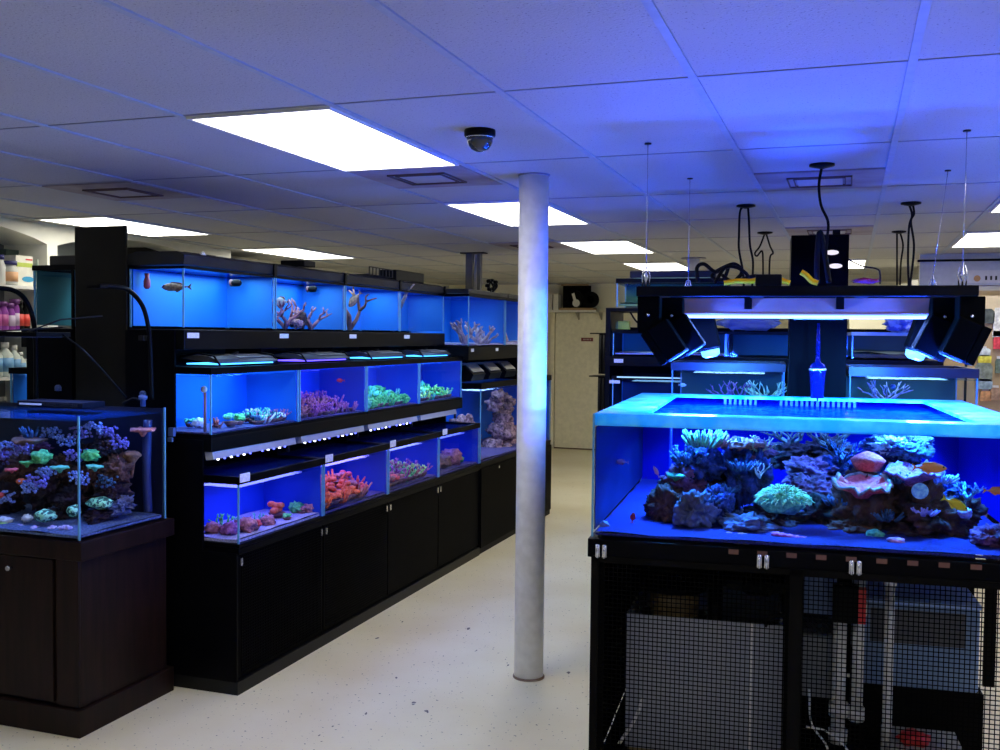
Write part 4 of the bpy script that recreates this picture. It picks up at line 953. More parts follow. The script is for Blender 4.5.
# tower behind
tu = ats(790, 300, TD+.01).x; tu2 = ats(848, 300, TD+.01).x
t = thing('black_tower', 'tall square black tower rising behind the big right tank', 'tower', sw(tu, TD+.016, 0), SA)
MB().box(0,0,0,tu2-tu,.30,2.19).build('panel', mat('tower_laminate_gloss', (.0006,.0006,.0008), .4, spec=.02), t, bevel=.003)
MB().box((tu2-tu)*.72,.02,2.19,(tu2-tu)*.85,.06,2.215).build('cap', BPLAS, t)
for (px, py) in ((832,252.5),(835.5,266)):
    a = ats(px, py, TD+.015)
    sl_ = MB().prism([(.032*math.cos(2*PI*k/20), .012*math.sin(2*PI*k/20)) for k in range(20)], -.004, .001).build('bright_oval', emis('oval_glow', (1,.92,.75), .9), t)  # glowing ovals painted on for bright spots
    sl_.location = (a.x-tu, 0, a.z)
MB().box(.02,-.004,1.775,tu2-tu-.02,0,1.782).build('white_seam', WHITE, t)
# bottle-shaped return outlet standing before the tower
p = ats(817, 400, TD-.10)
t = thing('return_outlet', 'blue-lit bottle-shaped glass outlet standing in front of the right tower', 'outlet', sw(p.x, p.y, TZ1-.1), SA)
bm_ = glassmat('blue_tinted_glass', (.10,.15,.6), (.5,.6,1), 1.5, (.004,.008,.10), .35)
MB().lathe([(.030,0),(.031,.12),(.036,.20),(.040,.235),(.034,.262),(.014,.272),(.010,.30),(.010,.36),(.006,.46)], n=20).build('bottle', bm_, t)
MB().lathe([(.041,.232),(.043,.238),(.041,.244)], n=20).build('collar', CHROME, t)

# hanging frame
FZ0, FZ1 = 1.845, 1.885
cs = {'FL': sl(atz(648,143,CZ)), 'BL': sl(atz(690,178,CZ)), 'FR': sl(atz(967,130,CZ)), 'BR': sl(atz(948,170,CZ))}
u_a, u_b = .105, 1.375; v_a, v_b = .38, 1.36
frm = thing('hanging_light_frame', 'black rectangular frame hung on cables above the big right tank', 'frame', sw(0,0,0), SA)
w = .05
MB().box(u_a,v_a,FZ0,u_b,v_a+w,FZ1).box(u_a,v_b-w,FZ0,u_b,v_b,FZ1).box(u_a,v_a+w,FZ0,u_a+w,v_b-w,FZ1).box(u_b-w,v_a+w,FZ0,u_b,v_b-w,FZ1).box(.55,v_a+w,FZ0,.6,v_b-w,FZ1).box(.95,v_a+w,FZ0,1.0,v_b-w,FZ1).build('rails', BLACKM, frm, bevel=.002)
for k, n in enumerate(('FL','BL','FR','BR')):
    c = cs[n]; fu = max(u_a+.02, min(u_b-.02, c.x)); 
    MB().tube([(fu, c.y if 0 else (v_a+.025 if 'F' in n else v_b-.025), FZ1+.09), (c.x, c.y, CZ-.004)], .0016, 6).build('suspension_cable', CHROME, frm)
    vv = v_a+.025 if 'F' in n else v_b-.025
    m = MB(); 
    m.lathe([(.004,FZ1),(.004,FZ1+.02),(.010,FZ1+.03),(.010,FZ1+.045),(.004,FZ1+.055),(.003,FZ1+.092)], c=(fu,vv,0), n=8)
    m.tube([(fu-.012,vv,FZ1+.0),(fu-.016,vv,FZ1+.04),(fu-.008,vv,FZ1+.075),(fu+.008,vv,FZ1+.075),(fu+.016,vv,FZ1+.04),(fu+.012,vv,FZ1)], .003, 6)
    m.build('turnbuckle', CHROME, frm)
    MB().lathe([(.014,CZ-.006),(.014,CZ-.001)], c=(c.x,c.y,0), n=10).build('ceiling_hook', GREYB, frm)
# T5 fixture lying under the frame
a = ats(674,294,.62); b_ = ats(936,296,.62)
t = thing('tube_light_fixture', 'long white-bottomed tube light slung under the hanging frame', 'aquarium light', sw(0,0,0), SA)
ua, ub = ats(682,305,.66).x, ats(935,305,.66).x
MB().prism([(.60,1.845),(.90,1.845),(.90,1.815),(.70,1.778),(.64,1.784)], ua, ub, 'x').build('housing', mat('lilac_white_enamel', (.30,.09,.05), .5, spec=.1), t)
MB().box(ua+.01,.70,1.768,ub-.01,.90,1.776).build('tube', emis('tube_glow', (.25,.45,1), 3.5), t)
MB().box(ua,.632,1.775,ub,.646,1.7795).build('lit_edge', emis('edge_glow', (.30,.45,1), 1.5), t)
for u in (ua+.26, ua+.62): MB().box(u,.58,1.80,u+.03,.63,1.85).build('bracket', BPLAS, t)
# pod lights
def pod(label, u, v, s, tilt, lens, boxed, fins):
    # lens = local (u, z) of the lens; the head reaches up and outwards from it to the bracket under the frame
    t = thing('pod_light', label, 'aquarium light', sw(u, v, FZ0), SA)
    if boxed:
        MB().box(-.045,-.05,-.15,.045,.05,0).build('bracket_box', PODM, t, bevel=.003)
        MB().lathe([(.0,-.052),(.006,-.052),(.006,-.049)], c=(0,0,-.075), n=10, ax='y').build('screw', CHROME, t)
    Rv = Matrix.Rotation(-s*tilt, 3, 'Y')
    lp = Vector((lens[0]-u, 0, lens[1]-FZ0)); ctr = lp + Rv@Vector((0,0,.080 if boxed else .095))
    MB().obox(ctr, (.088,.12,.15) if boxed else (.10,.13,.17), Rv).build('head', PODM, t, bevel=.006)
    if not boxed: MB().obox(ctr*.5+Rv@Vector((0,0,.03)), (.02,.05,.12)).build('hanger', PODM, t)
    f = MB()
    for k in range(fins): f.obox(ctr+Rv@Vector((-s*.062,-.055+k*.11/(fins-1),.0)), (.03,.005,.15), Rv)
    f.build('cooling_fins', PODM, t)
    o_ = MB().lathe([(.044,.0),(.047,.010),(.040,.014)], n=20).build('lens_ring', GREYB, t)
    o_.location = lp; o_.rotation_euler = (0,-s*tilt,0)
    o_ = MB().lathe([(.030,.000),(.034,.002),(.036,.006)] if boxed else [(.024,-.034),(.040,-.024),(.044,.004)], n=20).build('lens', emis('pod_lens', (.08,.36,1), 4), t)
    o_.location = lp; o_.rotation_euler = (0,-s*tilt,0)
    return sw(lens[0], v, lens[1])
def pl(px, py, v): q_ = ats(px, py, v); return (q_.x, q_.z)
PODS = [('screwed black box pod light at the front left corner of the frame', ats(650,300,.45).x, .45, 1, .60, pl(679,356,.45), True, 7),
        ('black box pod light just right of the front left one', ats(673,300,.58).x, .58, 1, .60, pl(697,350,.58), True, 7),
        ('rear left pod light with its bright blue lens showing', ats(697,318,1.05).x, 1.05, 1, .22, pl(710,350,1.05), False, 6),
        ('inner black box pod light at the front right of the frame', ats(943,300,.58).x, .58, -1, .45, pl(922,354,.58), True, 7),
        ('outermost black box pod light with fins at the right end of the frame', ats(970,300,.45).x, .45, -1, .42, pl(950,358,.45), True, 9),
        ('rear right pod light with its bright blue lens showing', ats(925,318,1.05).x, 1.05, -1, .30, pl(916,352,1.05), False, 6)]
wps = [(pod(*a_), a_[3]) for a_ in PODS]
SPOTC = (.09,.50,1)
for (wp, s_) in wps: area('pod_lamp', wp+Vector((0,0,-.04)), .06, .06, 36, SPOTC, (0, -s_*.5, SA))
area('tube_lamp', sw((ua+ub)/2,.80,1.762), ub-ua-.04, .18, 44, (.13,.27,1), (0,0,SA))
def glow(loc, r, pw, col):
    l = bpy.data.lights.new('blue_fill_lamp', 'POINT'); l.shadow_soft_size = r; l.energy = pw; l.color = col
    o = bpy.data.objects.new('blue_fill_lamp', l); C.objects.link(o); o.location = loc; return o
for (wp, s_) in wps: glow(wp+Vector((0,0,-.085)), .025, 48, (.012,.075,1))
# added fill lamps below the pods give the ceiling its blue wash, not real sources
# cords and bits on the frame
def cord(label, pts, r=.006, m=CORD, name='power_cord', group=None, cat='cord'):
    P0 = Vector(pts[0]); return simple(name, MB().tube(curve([Vector(p)-P0 for p in pts]), r, 7), m, label, cat, P0, group=group)
def swp(px,py,v): p = ats(px,py,v); return sw(p.x,p.y,p.z)
cord('heap of black looped cord on the left of the frame', [swp(*a) for a in [(698,282,1.0),(697,268,1.0),(704,264,1.02),(716,272,1.0),(728,266,.98),(722,281,1.0),(712,275,1.02),(733,264,1.0),(742,272,1.0),(736,281,.98),(755,276,1.0),(770,281,1.0)]], .009)
cord('second black cord loop on the frame before the hanging wires', [swp(*a) for a in [(715,283,.9),(725,268,.9),(738,268,.9),(748,277,.92),(732,281,.92),(722,275,.9)]], .008)
simple('adapter_box', MB().box(-.05,-.04,0,.05,.04,.045), BPLAS, 'black adapter brick among the cords on the frame', 'adapter', sw(.62,.42,FZ1), SA, bevel=.005)
cord('yellow-jacketed cord lying on the frame centre left', [swp(*a) for a in [(724,283,.6),(738,281,.6),(752,281,.6),(766,277,.6),(778,279,.6),(790,283,.6)]], .011, YEL)
cord('second yellow cord end on the frame', [swp(*a) for a in [(756,283,.62),(768,280,.62),(784,282,.62)]], .010, YEL)
cord('short bent yellow hose on the frame before the right tower', [swp(*a) for a in [(801,272,.6),(806,275,.6),(812,281,.6),(818,283,.6)]], .012, YEL)
simple('cloth_scrap', MB().blob((0,0,0),(.05,.03,.012),3,.5,3,3), mat('crimson_cloth',(.35,.02,.07),.8), 'dark pink scrap of cloth on the frame right of the tower', 'cloth', swp(866,281,1.34))
cord('thin black cord drooping from the tower to the frame', [swp(*a) for a in [(849,260,1.45),(862,266,1.4),(877,269,1.36),(880,274,1.36),(880,284,1.36)]], .004)
cord('thick black cable looping beside the right tower front', [swp(*a) for a in [(817,283,1.3),(817,260,1.3),(820,232,1.3),(826,262,1.3),(829,283,1.3)]], .013)
# ceiling rose and cords
def rose(label, p, cords, r=.055):
    t = thing('ceiling_pendant', label, 'cord', (p.x,p.y,CZ), 0, None)
    MB().lathe([(r,-.001),(r,-.010),(r*.4,-.018),(.008,-.022)], n=20).build('ceiling_rose', BPLAS, t)
    for c in cords: MB().tube(curve([Vector(q)-Vector((p.x,p.y,CZ)) for q in c]), .007, 6).build('cord', CORD, t)
f = atz(822,164,CZ); rose('thick cable dropping from a ceiling rose to the right tower', f, [[at(a,b,f.y) for a,b in ((822,166),(819,185),(821,205),(828,222),(827,240),(826,262),(829,283))]])
f = atz(746,205,CZ); rose('pair of wavy cords from a ceiling rose left of the tower, nearer pair', f, [[at(a,b,f.y) for a,b in ((744,206),(740,212),(739,235),(739,250),(743,272),(744,290))],[at(a,b,f.y) for a,b in ((748,206),(749,222),(750,245),(753,262),(752,290))]])
f = atz(765,232,CZ); rose('pair of knotted cords left of the tower, farther pair', f, [[at(a,b,f.y) for a,b in ((765,233),(760,246),(755,253),(757,256),(762,251),(763,262),(763,285))],[at(a,b,f.y) for a,b in ((766,233),(770,246),(773,253),(770,258),(769,285))]])
f = atz(911,202.5,CZ); rose('pair of wavy cords right of the tower, nearer pair', f, [[at(a,b,f.y) for a,b in ((909,204),(912,215),(909,228),(908,262),(909,290))],[at(a,b,f.y) for a,b in ((913,204),(914,214),(911,222),(914,245),(912,270),(909,290))]])
f = atz(899,231,CZ); rose('pair of cords right of the tower, farther pair', f, [[at(a,b,f.y) for a,b in ((897,232),(897,248),(897,285))],[at(a,b,f.y) for a,b in ((900,232),(903,245),(901,262),(900,285))]], .05)

# ---- sump and plumbing under the big tank
sgy = mat('translucent_grey_plastic', (.27,.28,.31), .5, scale=2, col2=(.32,.33,.37)); base = mat('sump_tan_foam', (.22,.17,.06), .8)
a0 = ats(627,612,.16); a1 = ats(783,628,.16)
t = thing('sump_tub', 'large pale grey sump tub behind the left mesh door', 'sump', sw(a0.x,.16,0), SA)
W_ = a1.x-a0.x; Hs = .612
MB().box(0,0,.10,W_,.012,Hs).box(0,.55,.10,W_,.562,Hs).box(0,.012,.10,.012,.55,Hs).box(W_-.012,.012,.10,W_,.55,Hs).box(0,0,.09,W_,.562,.10).build('walls', sgy, t)
MB().box(.013,.013,.10,W_-.013,.55,.36).build('water', mat('dim_sump_water', (.24,.27,.34), .3), t)
MB().box(W_*.80,-.004,.10,W_*.80+.008,0,Hs).build('seam', WHITE, t)
simple('foam_base', MB().box(0,0,0,W_,.56,.088), base, 'tan foam slab under the grey sump tub', 'slab', sw(a0.x+.01,.165,0), SA)
c = ats(674,600,.38)
t = thing('skimmer_cup', 'squat tan skimmer cup with black lid sitting in the sump', 'skimmer', sw(c.x,.40,.555), SA)
MB().lathe([(.095,-.45),(.095,0),(.10,.05),(.10,.11)], n=24).build('cup', mat('stained_cup', (.30,.20,.08), .4), t)
MB().lathe([(.125,.11),(.125,.135),(.06,.15)], n=24).build('lid', BPLAS, t)
MB().lathe([(.13,-.01),(.13,.008)], n=24).build('collar', BPLAS, t)
for (px, w_, z0_, z1_, v, m_, l) in [(715,.028,.11,.80,.30,BPLAS,'black pipe standing in the sump right of the skimmer'),]:
    c = ats(px,600,v); simple('drain_pipe', MB().lathe([(w_,0),(w_,z1_-z0_)],n=14).lathe([(w_*1.4,.1),(w_*1.4,.14)],n=14), m_, l, 'pipe', sw(c.x,v,z0_), SA)
c = ats(758,590,.32); simple('return_pump', MB().blob((0,0,0),(.075,.05,.045),3,.1,2,3).box(-.12,-.03,-.02,.12,.03,.02), BPLAS, 'black pump body hanging over the right end of the sump', 'pump', sw(c.x,.32,.72), SA)
c = ats(712,567,.34); t = thing('valve_manifold', 'white pipe with red valve handle above the sump', 'valve', sw(c.x,.40,.835), SA)
MB().tube([(-.12,0,0),(.28,0,0)], .018, 12).build('pipe', PVC, t); MB().obox((-.02,-.03,.0),(.07,.012,.018)).obox((-.02,-.03,0),(.018,.012,.04)).build('red_handle', RED, t)
cord('short black hose hooking over the sump right edge', [sw(a1.x-.06,.20,.56), sw(a1.x-.055,.14,.64), sw(a1.x+.02,.13,.665)], .008, CORD)
# right compartment
c0 = ats(868,601,.40); c1_ = ats(975,612,.40)
t = thing('reservoir_tank', 'pale blue-grey reservoir box on a black crate behind the right mesh door', 'reservoir', sw(c0.x-.02,.40,.345), SA)
W_ = c1_.x-c0.x+.04; glz = mat('bluish_reservoir', (.12,.20,.36), .35, scale=2, col2=(.20,.29,.44))
MB().box(0,0,0,W_,.5,.32).build('tank_body', glz, t, bevel=.01)
MB().box(-.004,-.004,.32,W_+.004,.504,.335).build('rim', mat('reservoir_rim', (.35,.5,.8), .4), t)
MB().box(.03,.0,.17,W_-.05,-.004,.30).build('dark_window', mat('dark_window', (.06,.06,.07), .3), t)
simple('crate', MB().box(0,0,.05,W_+.02,.5,.343), BLACKM, 'black crate carrying the blue-grey reservoir', 'crate', sw(c0.x-.02,.40,0), SA, bevel=.004)
simple('plastic_tub', MB().box(0,0,.031,.26,.24,.205), mat('dull_white_tub',(.4,.4,.36),.5), 'low white tub in front of the black crate under the right tank', 'tub', sw(1.07,.12,0), SA)
simple('red_funnel', MB().blob((0,0,0),(.06,.04,.025),5,.3,2,3), RED, 'red plastic piece lying on the low white tub', 'funnel', sw(1.17,.20,.225), SA)
def pipe(label, px, v, r, z0_, z1_, m_=PVC, fit=()):
    c = ats(px, 640, v); t = thing('standpipe', label, 'pipe', sw(c.x, v, z0_), SA)
    MB().lathe([(r,0),(r,z1_-z0_)], n=16).build('tube', m_, t)
    for f_ in fit: MB().lathe([(r*1.35,f_),(r*1.35,f_+.05)], n=16).build('coupling', m_, t)
pipe('slim white standpipe in front of the reservoir', 889, .22, .017, .06, .86, fit=(.02,.72))
pipe('white standpipe left of the slim one, ending in an elbow', 858, .26, .022, .25, .86, fit=(.0,.4))
pipe('thick white standpipe beside the black post', 840, .26, .026, .16, .74, fit=(.0,.1))
t = thing('ball_valve', 'black valve with a red handle on the thick white standpipes', 'valve', sw(ats(845,600,.22).x, .20, .705), SA)
MB().box(-.045,-.03,-.07,.045,.03,.07).build('body', BPLAS, t, bevel=.008)
MB().obox((.055,-.02,.0),(.028,.03,.13)).build('red_handle', RED, t)
t = thing('header_pipe', 'white horizontal pipe with red valve under the right half of the tank', 'pipe', sw(ats(850,583,.25).x,.30,.80), SA)
MB().tube([(-.18,0,0),(.40,0,0)], .02, 12).build('tube', PVC, t); MB().obox((.24,-.03,.02),(.11,.014,.016)).build('red_handle', RED, t)
simple('filter_box', MB().box(0,0,0,.12,.3,.18), mat('blue_grey_filter', (.10,.16,.30), .4), 'blue-grey filter box hung between post and pipes', 'filter', sw(ats(804,600,.3).x,.32,.62), SA, bevel=.006)
simple('filter_box', MB().box(0,0,0,.13,.3,.24), mat('grey_filter', (.16,.17,.18), .4), 'grey filter box low between post and pipes', 'filter', sw(ats(802,660,.3).x,.32,.30), SA, bevel=.006)
simple('return_pump', MB().blob((0,0,0),(.09,.07,.06),9,.2,2,3).box(-.1,-.06,-.07,.1,.06,-.03), BPLAS, 'black pump on the floor below the white elbows', 'pump', sw(ats(845,720,.35).x,.36,.08), SA)
cord('thin white cable hanging in a loop by the centre post', [sw(.79,.05,.42), sw(.80,.04,.30), sw(.86,.05,.20), sw(.84,.06,.03)], .004, PVC)
cord('second thin white cable crossing in front of the pump', [sw(.78,.06,.28), sw(.86,.05,.27), sw(.93,.05,.20), sw(.95,.06,.03)], .004, PVC)
cord('white rod leaning at the left of the sump', [sw(.10,.10,.12), sw(.16,.14,.22), sw(.19,.18,.32)], .007, WHITE, name='leaning_rod', cat='rod')
#==BACK==
darkteal = bluebg('dark_teal_background', (.012,.07,.06)); teal2 = bluebg('dim_blue_background', (.006,.09,.13))
def st_tank(label, u0, v0, z0, u1, v1, z1, bg, **k): return tank(label, 0,0,0, u1-u0, v1-v0, z1-z0, bg, root=sw(u0,v0,z0), rotz=SA, back='y1', **k)
# pair of tanks directly behind the big one
VE = 2.05
eu0 = ats(672,370,VE).x; eu1 = tu-.01; eu2 = ats(850,370,VE).x; eu3 = ats(978,370,VE).x
t = thing('aquarium_shelving', 'black base carrying the pair of tanks behind the big right tank', 'shelving', sw(eu0,VE,0), SA)
MB().box(0,0,0,eu3-eu0,.6,1.06).build('cabinet', BLACKM, t)
st_tank('dim tank left of the right tower with pale branching corals', eu0, VE, 1.065, eu1, VE+.6, 1.50, darkteal, rim=(.045, mat('blue_lit_black_rim', (.01,.012,.03), .3)), water=.96)
st_tank('dim greenish tank right of the right tower', eu2, VE, 1.065, eu3, VE+.6, 1.485, darkteal, rim=(.05, mat('blue_lit_black_rim', (.01,.012,.03), .3)), water=.96)
area('tank_lamp', sw((eu0+eu1)/2, VE+.3, 1.49), .4, .3, 2.2, (.4,.7,1), (0,0,SA)); area('tank_lamp', sw((eu2+eu3)/2, VE+.3, 1.475), .4, .3, 2.0, (.4,.75,1), (0,0,SA))
for (px,py,m_,l,sd,n) in [(732,398,cmat('violet_sprig',(.15,.08,.2)),'dark violet branching coral behind the big tank',51,7),(765,398,cmat('lime_sprig',(.3,.55,.3),(.6,.95,.6)),'pale lime branching coral behind the big tank',52,9),(885,398,cmat('grey_sprig',(.2,.2,.3)),'greyish bushy coral in the tank right of the right tower',53,7)]:
    p = ats(px,py,VE+.15); coral(branchy(n,1.6,.19,.008,sd), m_, sw(p.x,p.y,p.z-.03), l)
p = ats(893,387,VE+.12); coral(MB().blob((0,0,0),(.016,.01,.016),2,.2,2,2), BLU, sw(*p), 'small round blue polyp in the tank right of the right tower')
fish('tiny pale fish in the dim tank left of the tower', sw(*ats(683,385,VE+.2)), .04, .018, SA, (mat('pale_scales',(.5,.6,.7),.4), WHITE))
# bags lying on them
t = thing('plastic_bag', 'clear blue-lit plastic bag lying on the tank left of the right tower', 'bag', sw(*ats(750,326,VE+.75)), SA)
bagm = glassmat('bag_film', (.55,.65,.95), (.8,.9,1), 1.6, (.25,.35,.7), .45, bump=.8)
MB().blob((0,0,.055),(.19,.09,.055),5,.25,2,4).build('film', bagm, t)
t.location.z = 1.728
t2_ = thing('plastic_bag', 'blue and white striped bag on the tank right of the right tower', 'bag', sw(*ats(905,325,VE+.75)), SA)
t2_.location.z = 1.728
MB().blob((0,0,.05),(.12,.09,.05),7,.3,2,4).build('film', mat('striped_bag', (.05,.09,.5), .3, scale=18, col2=(.3,.4,.8), thr=(.45,.55)), t2_)
# rack behind: upper tanks
VR = 2.85
ru0 = ats(613,345,VR).x; ru3 = ats(935,345,VR).x; wz = ats(726,345,VR).x
t = thing('aquarium_shelving', 'black shelving with dim tanks standing behind the right tower', 'shelving', sw(ru0-.05,VR,0), SA)
LR = ru3-ru0+.1
zb = [ats(613,355,VR).z, ats(613,331,VR).z, ats(616,307,VR).z, ats(616,281,VR).z]
MB().box(0,.62,0,LR,.64,1.75).build('back_board', BLACKM, t)
MB().box(0,0,0,LR,.62,.9).build('cabinet', BLACKM, t)
MB().box(0,-.01,zb[0]-.07,LR,.62,zb[0]-.008).build('shelf', BPLAS, t)
MB().box(0,0,zb[2]-.025,.80,.62,zb[2]-.006).build('shelf', BPLAS, t)
MB().box(0,0,.9,.03,.62,zb[2]-.025).build('upright', BPLAS, t); MB().box(.78,.3,zb[0]-.008,.80,.62,zb[2]-.02).build('upright', BPLAS, t)
MB().box(.06,-.013,zb[0]-.05,.12,-.010,zb[0]-.025).build('price_label', LABEL, t); MB().box(0.03,-.013,zb[0]-.185,.10,-.0,zb[0]-.165).build('price_label', LABEL, t)
st_tank('small blue tank with pale gravel at the far left of the rear shelving', ru0, VR+.0, zb[0], ru0+.72, VR+.45, zb[1]-.01, teal2, rim=(.018,BPLAS), frame_bot=False, sand=(.012, sandm))
area('tank_lamp', sw(ru0+.36,VR+.2,zb[1]-.02), .5,.25,1.1,(.5,.8,1),(0,0,SA))
st_tank('blue tank seen between the tube light and the rim left of the right tower', wz, VR+.0, zb[0], wz+.68, VR+.45, zb[1]-.01, teal2, rim=(.018,BPLAS), frame_bot=False)
area('tank_lamp', sw(wz+.3,VR+.2,zb[1]-.02), .5,.25,1.6,(.5,.8,1),(0,0,SA))
xu = ats(852,345,VR).x
st_tank('tank with murky decor and lit lid right of the right tower', xu, VR+.0, zb[0], ru3, VR+.45, zb[1]-.01, bluebg('murky_dark', (.03,.05,.05)), rim=(.02,mat('pale_lit_rim',(.4,.5,.6),.4)), frame_bot=False, sand=(.03, mat('murky_gravel',(.12,.10,.08),.9)))
area('tank_lamp', sw((xu+ru3)/2,VR+.2,zb[1]-.02), .4,.25,1.0,(.8,.95,1),(0,0,SA))
st_tank('small topmost tank with greenery at the far left of the rear shelving', ru0+.02, VR+.0, zb[2], ru0+.72, VR+.40, zb[3]-.01, darkteal, rim=(.03,BPLAS), frame_bot=False, sand=(.02, mat('mossy_gravel',(.2,.3,.08),.9)))
area('tank_lamp', sw(ru0+.36,VR+.2,zb[3]-.02), .5,.25,1.4,(.8,1,.95),(0,0,SA))
st_tank('dark lower tank with a bright line across its top behind the pods', ru0, VR+.0, ats(611,400,VR).z-.15, ru0+.72, VR+.45, ats(611,378,VR).z, bluebg('night_blue', (.005,.03,.10)), rim=(.02,BPLAS), frame_bot=False)
p = ats(611,378,VR); MB().box(.08,-.012,p.z+.004,.62,-.008,p.z+.012).build('lit_strip', emis('lit_strip', (.35,.65,1), 1.3), t)
area('tank_lamp', sw(ru0+.36,VR+.2,p.z-.02), .5,.25,.5,(.5,.8,1),(0,0,SA))
t = thing('yellow_box', 'small yellow boxed item on the rear shelf under the topmost tank', 'box', sw(*ats(624,325,VR+.1)), SA)
zz = zb[1]+.012; t.location.z = zz
MB().box(-.04,0,0,.035,.05,.055).build('carton', mat('yellow_carton',(.65,.55,.03),.5), t); MB().box(-.055,.005,0,-.041,.04,.05).build('dark_flap', mat('olive_flap',(.2,.18,.03),.6), t)
# filter box and oddments on the tops
simple('tank_hood', MB().box(0,0,0,.55,.35,.045), hoodm, 'black hood on the topmost rear tank', 'aquarium hood', sw(ru0+.1,VR+.02,zb[3]+.021), SA, bevel=.006)
cord('black cord draped in front of the rear shelf', [sw(*ats(a,b,VR-.05)) for a,b in ((630,312),(637,322),(648,328),(660,326))], .006)
# slim black side stack further back
for k, (px, y0_, y1_, Y) in enumerate([(603,334,374,8.4),(602,377,420,8.4)]):
    a = at(px-4, y0_, Y); b2 = at(px+6, y1_, Y)
    m = MB()
    t = thing('equipment_stack', ['upper narrow black equipment column beyond the rear shelving','lower narrow black pipework column beyond the rear shelving'][k], 'equipment', (a.x, Y, 0))
    if k == 0: MB().box(0,.12,0,.10,.2,b2.z-.1).build('support', BLACKM, t)
    m.box(0,0,b2.z,b2.x-a.x,.18,a.z); m.build('case', BPLAS, t)
    m = MB()
    for j in range(3): m.tube([((b2.x-a.x)*(j+.5)/3,-.012,b2.z+.01),((b2.x-a.x)*(j+.5)/3,-.012,a.z-.01)], .010, 6)
    m.build('pipes', GREYB, t)
    MB().box(-.08,0,a.z,.16,.2,a.z+.01).build('shelf_plate', BPLAS, t)

# ---- back wall shelf with items
sp = at(548,311,14.2); ep = at(616,312,14.2)
simple('wall_shelf', MB().box(0,0,-.03,ep.x-sp.x,.25,0), WHITE, 'long white shelf high on the back wall beyond the pole', 'shelf', (sp.x-.3,14.2,2.07))
for (px, l) in ((575,'white bracket under the back wall shelf, left one'),(598,'white bracket under the back wall shelf, right one')):
    p = at(px,312,14.2); simple('shelf_bracket', MB().prism([(0,0),(.2,0),(.2,-.12)], -.01, .01, 'x'), mat('grey_bracket',(.3,.28,.22),.6), l, 'bracket', (p.x,14.25,2.038))
t = thing('wooden_crate', 'low open wooden frame box holding black gear on the back shelf', 'box', (at(566,308,14.25).x,14.22,2.071))
kraft = mat('kraft_wood',(.45,.30,.14),.8)
MB().box(-.1,0,0,.42,.2,.03).build('tray', kraft, t)
MB().box(-.08,.14,.03,.34,.18,.36).build('back_box', BLACKM, t); MB().box(-.1,.11,.36,.3,.19,.38).build('top_slat', kraft, t)
for k,(px,py,r,l) in enumerate([(572,297,.13,'black round reel with a white hand-shaped mark on the back shelf'),(589,298,.12,'plain black round reel at the right on the back shelf')]):
    p = at(px,py,14.15); t = thing('black_reel', l, 'reel', (p.x,14.24,2.101+r))
    MB().lathe([(r,0),(r,.05),(r*.5,.055),(r*.5,.0)], n=24, ax='y').build('disc', BPLAS, t)
    if k == 0: MB().obox((.01,-.006,.02),(.04,.008,.13), Matrix.Rotation(-.3,3,'Y')).lathe([(.055,-.008),(.055,-.002)], c=(.04,0,-.06), n=16, ax='y').build('white_mark', WHITE, t)
p = at(551,298,14.15)
for k in range(2): simple('file_box', MB().box(0,0,0,.07,.2,.23), WHITE, ['white upright file box next to the pole on the back shelf','white upright file box next to the wooden crate'][k], 'box', (p.x-.07+k*.09,14.21,2.071))
# white cabinet on the left wall beyond the niches
t = thing('wall_cabinet', 'white box cabinet high on the left wall beyond the arches', 'cabinet', (-5.89, 8.12, 2.15))
MB().box(0,0,0,.36,.75,.24).build('body', WHITE, t, bevel=.006); MB().box(.36,.02,.015,.372,.37,.225).build('door', WHITE, t); MB().box(.36,.38,.015,.372,.73,.225).build('door', WHITE, t)
simple('arch_shade_sheet', MB().prism([(a,b) for a,b in [(-.55,0),(-.5,.12),(-.38,.22),(-.2,.29),(0,.31),(.2,.29),(.38,.22),(.5,.12),(.55,0)]], 0, .03, 'x'), BLACKM, 'black sheet added in the arch for its dark interior, above the nearest tank hoods', 'panel', (-5.60,6.95,2.08))  # sheet put in for the shade inside the arch

# ---- shelves and goods in the left niches
for (ya, yb, z, l) in [(4.1,5.79,2.0,'upper white niche shelf with boxes, at the left edge'),(4.1,5.79,1.685,'middle white niche shelf with purple and black bottles'),(4.1,5.79,1.36,'lower white niche shelf with white jugs'),(4.1,5.79,1.04,'bottom white niche shelf with small bottles'),(5.89,7.72,2.0,'upper white shelf of the second niche')]:
    simple('niche_shelf', MB().box(XLB+.004,ya+.004,z-.022,XL-.01,yb-.004,z), WHITE, l, 'shelf')
def bottle(label, y, z, r, h, m, capm, group, x=-5.58, lab=None, neck=.35):
    t = thing('bottle', label, 'bottle', (x,y,z), 0, group)
    MB().lathe([(r*.9,0),(r,.01),(r,h*.62),(r*neck,h*.8),(r*neck,h*.86)], n=14).build('body', m, t)
    MB().lathe([(r*neck*1.25,h*.84),(r*neck*1.25,h)], n=12).build('cap', capm, t)
    if lab: MB().lathe([(r*1.01,h*.15),(r*1.01,h*.55)], n=14).build('label_band', lab, t)
prp = mat('purple_bottle',(.22,.03,.28),.4); mag = mat('magenta_label',(.45,.08,.3),.5); lil = mat('lilac_label',(.5,.4,.55),.5)
zB = 1.686
for k, (px, h) in enumerate([(2,.20),(9,.19),(-5,.20),(15,.22)]):
    y = atx(px,320,-5.60).y
    bottle('one of the purple bottles with pale labels on the middle niche shelf', y, zB, .042, h, prp, mat('purple_cap',(.15,.03,.2),.4), 'purple bottles on the middle niche shelf', x=-5.60, lab=lil if k % 2 else mag, neck=.7)
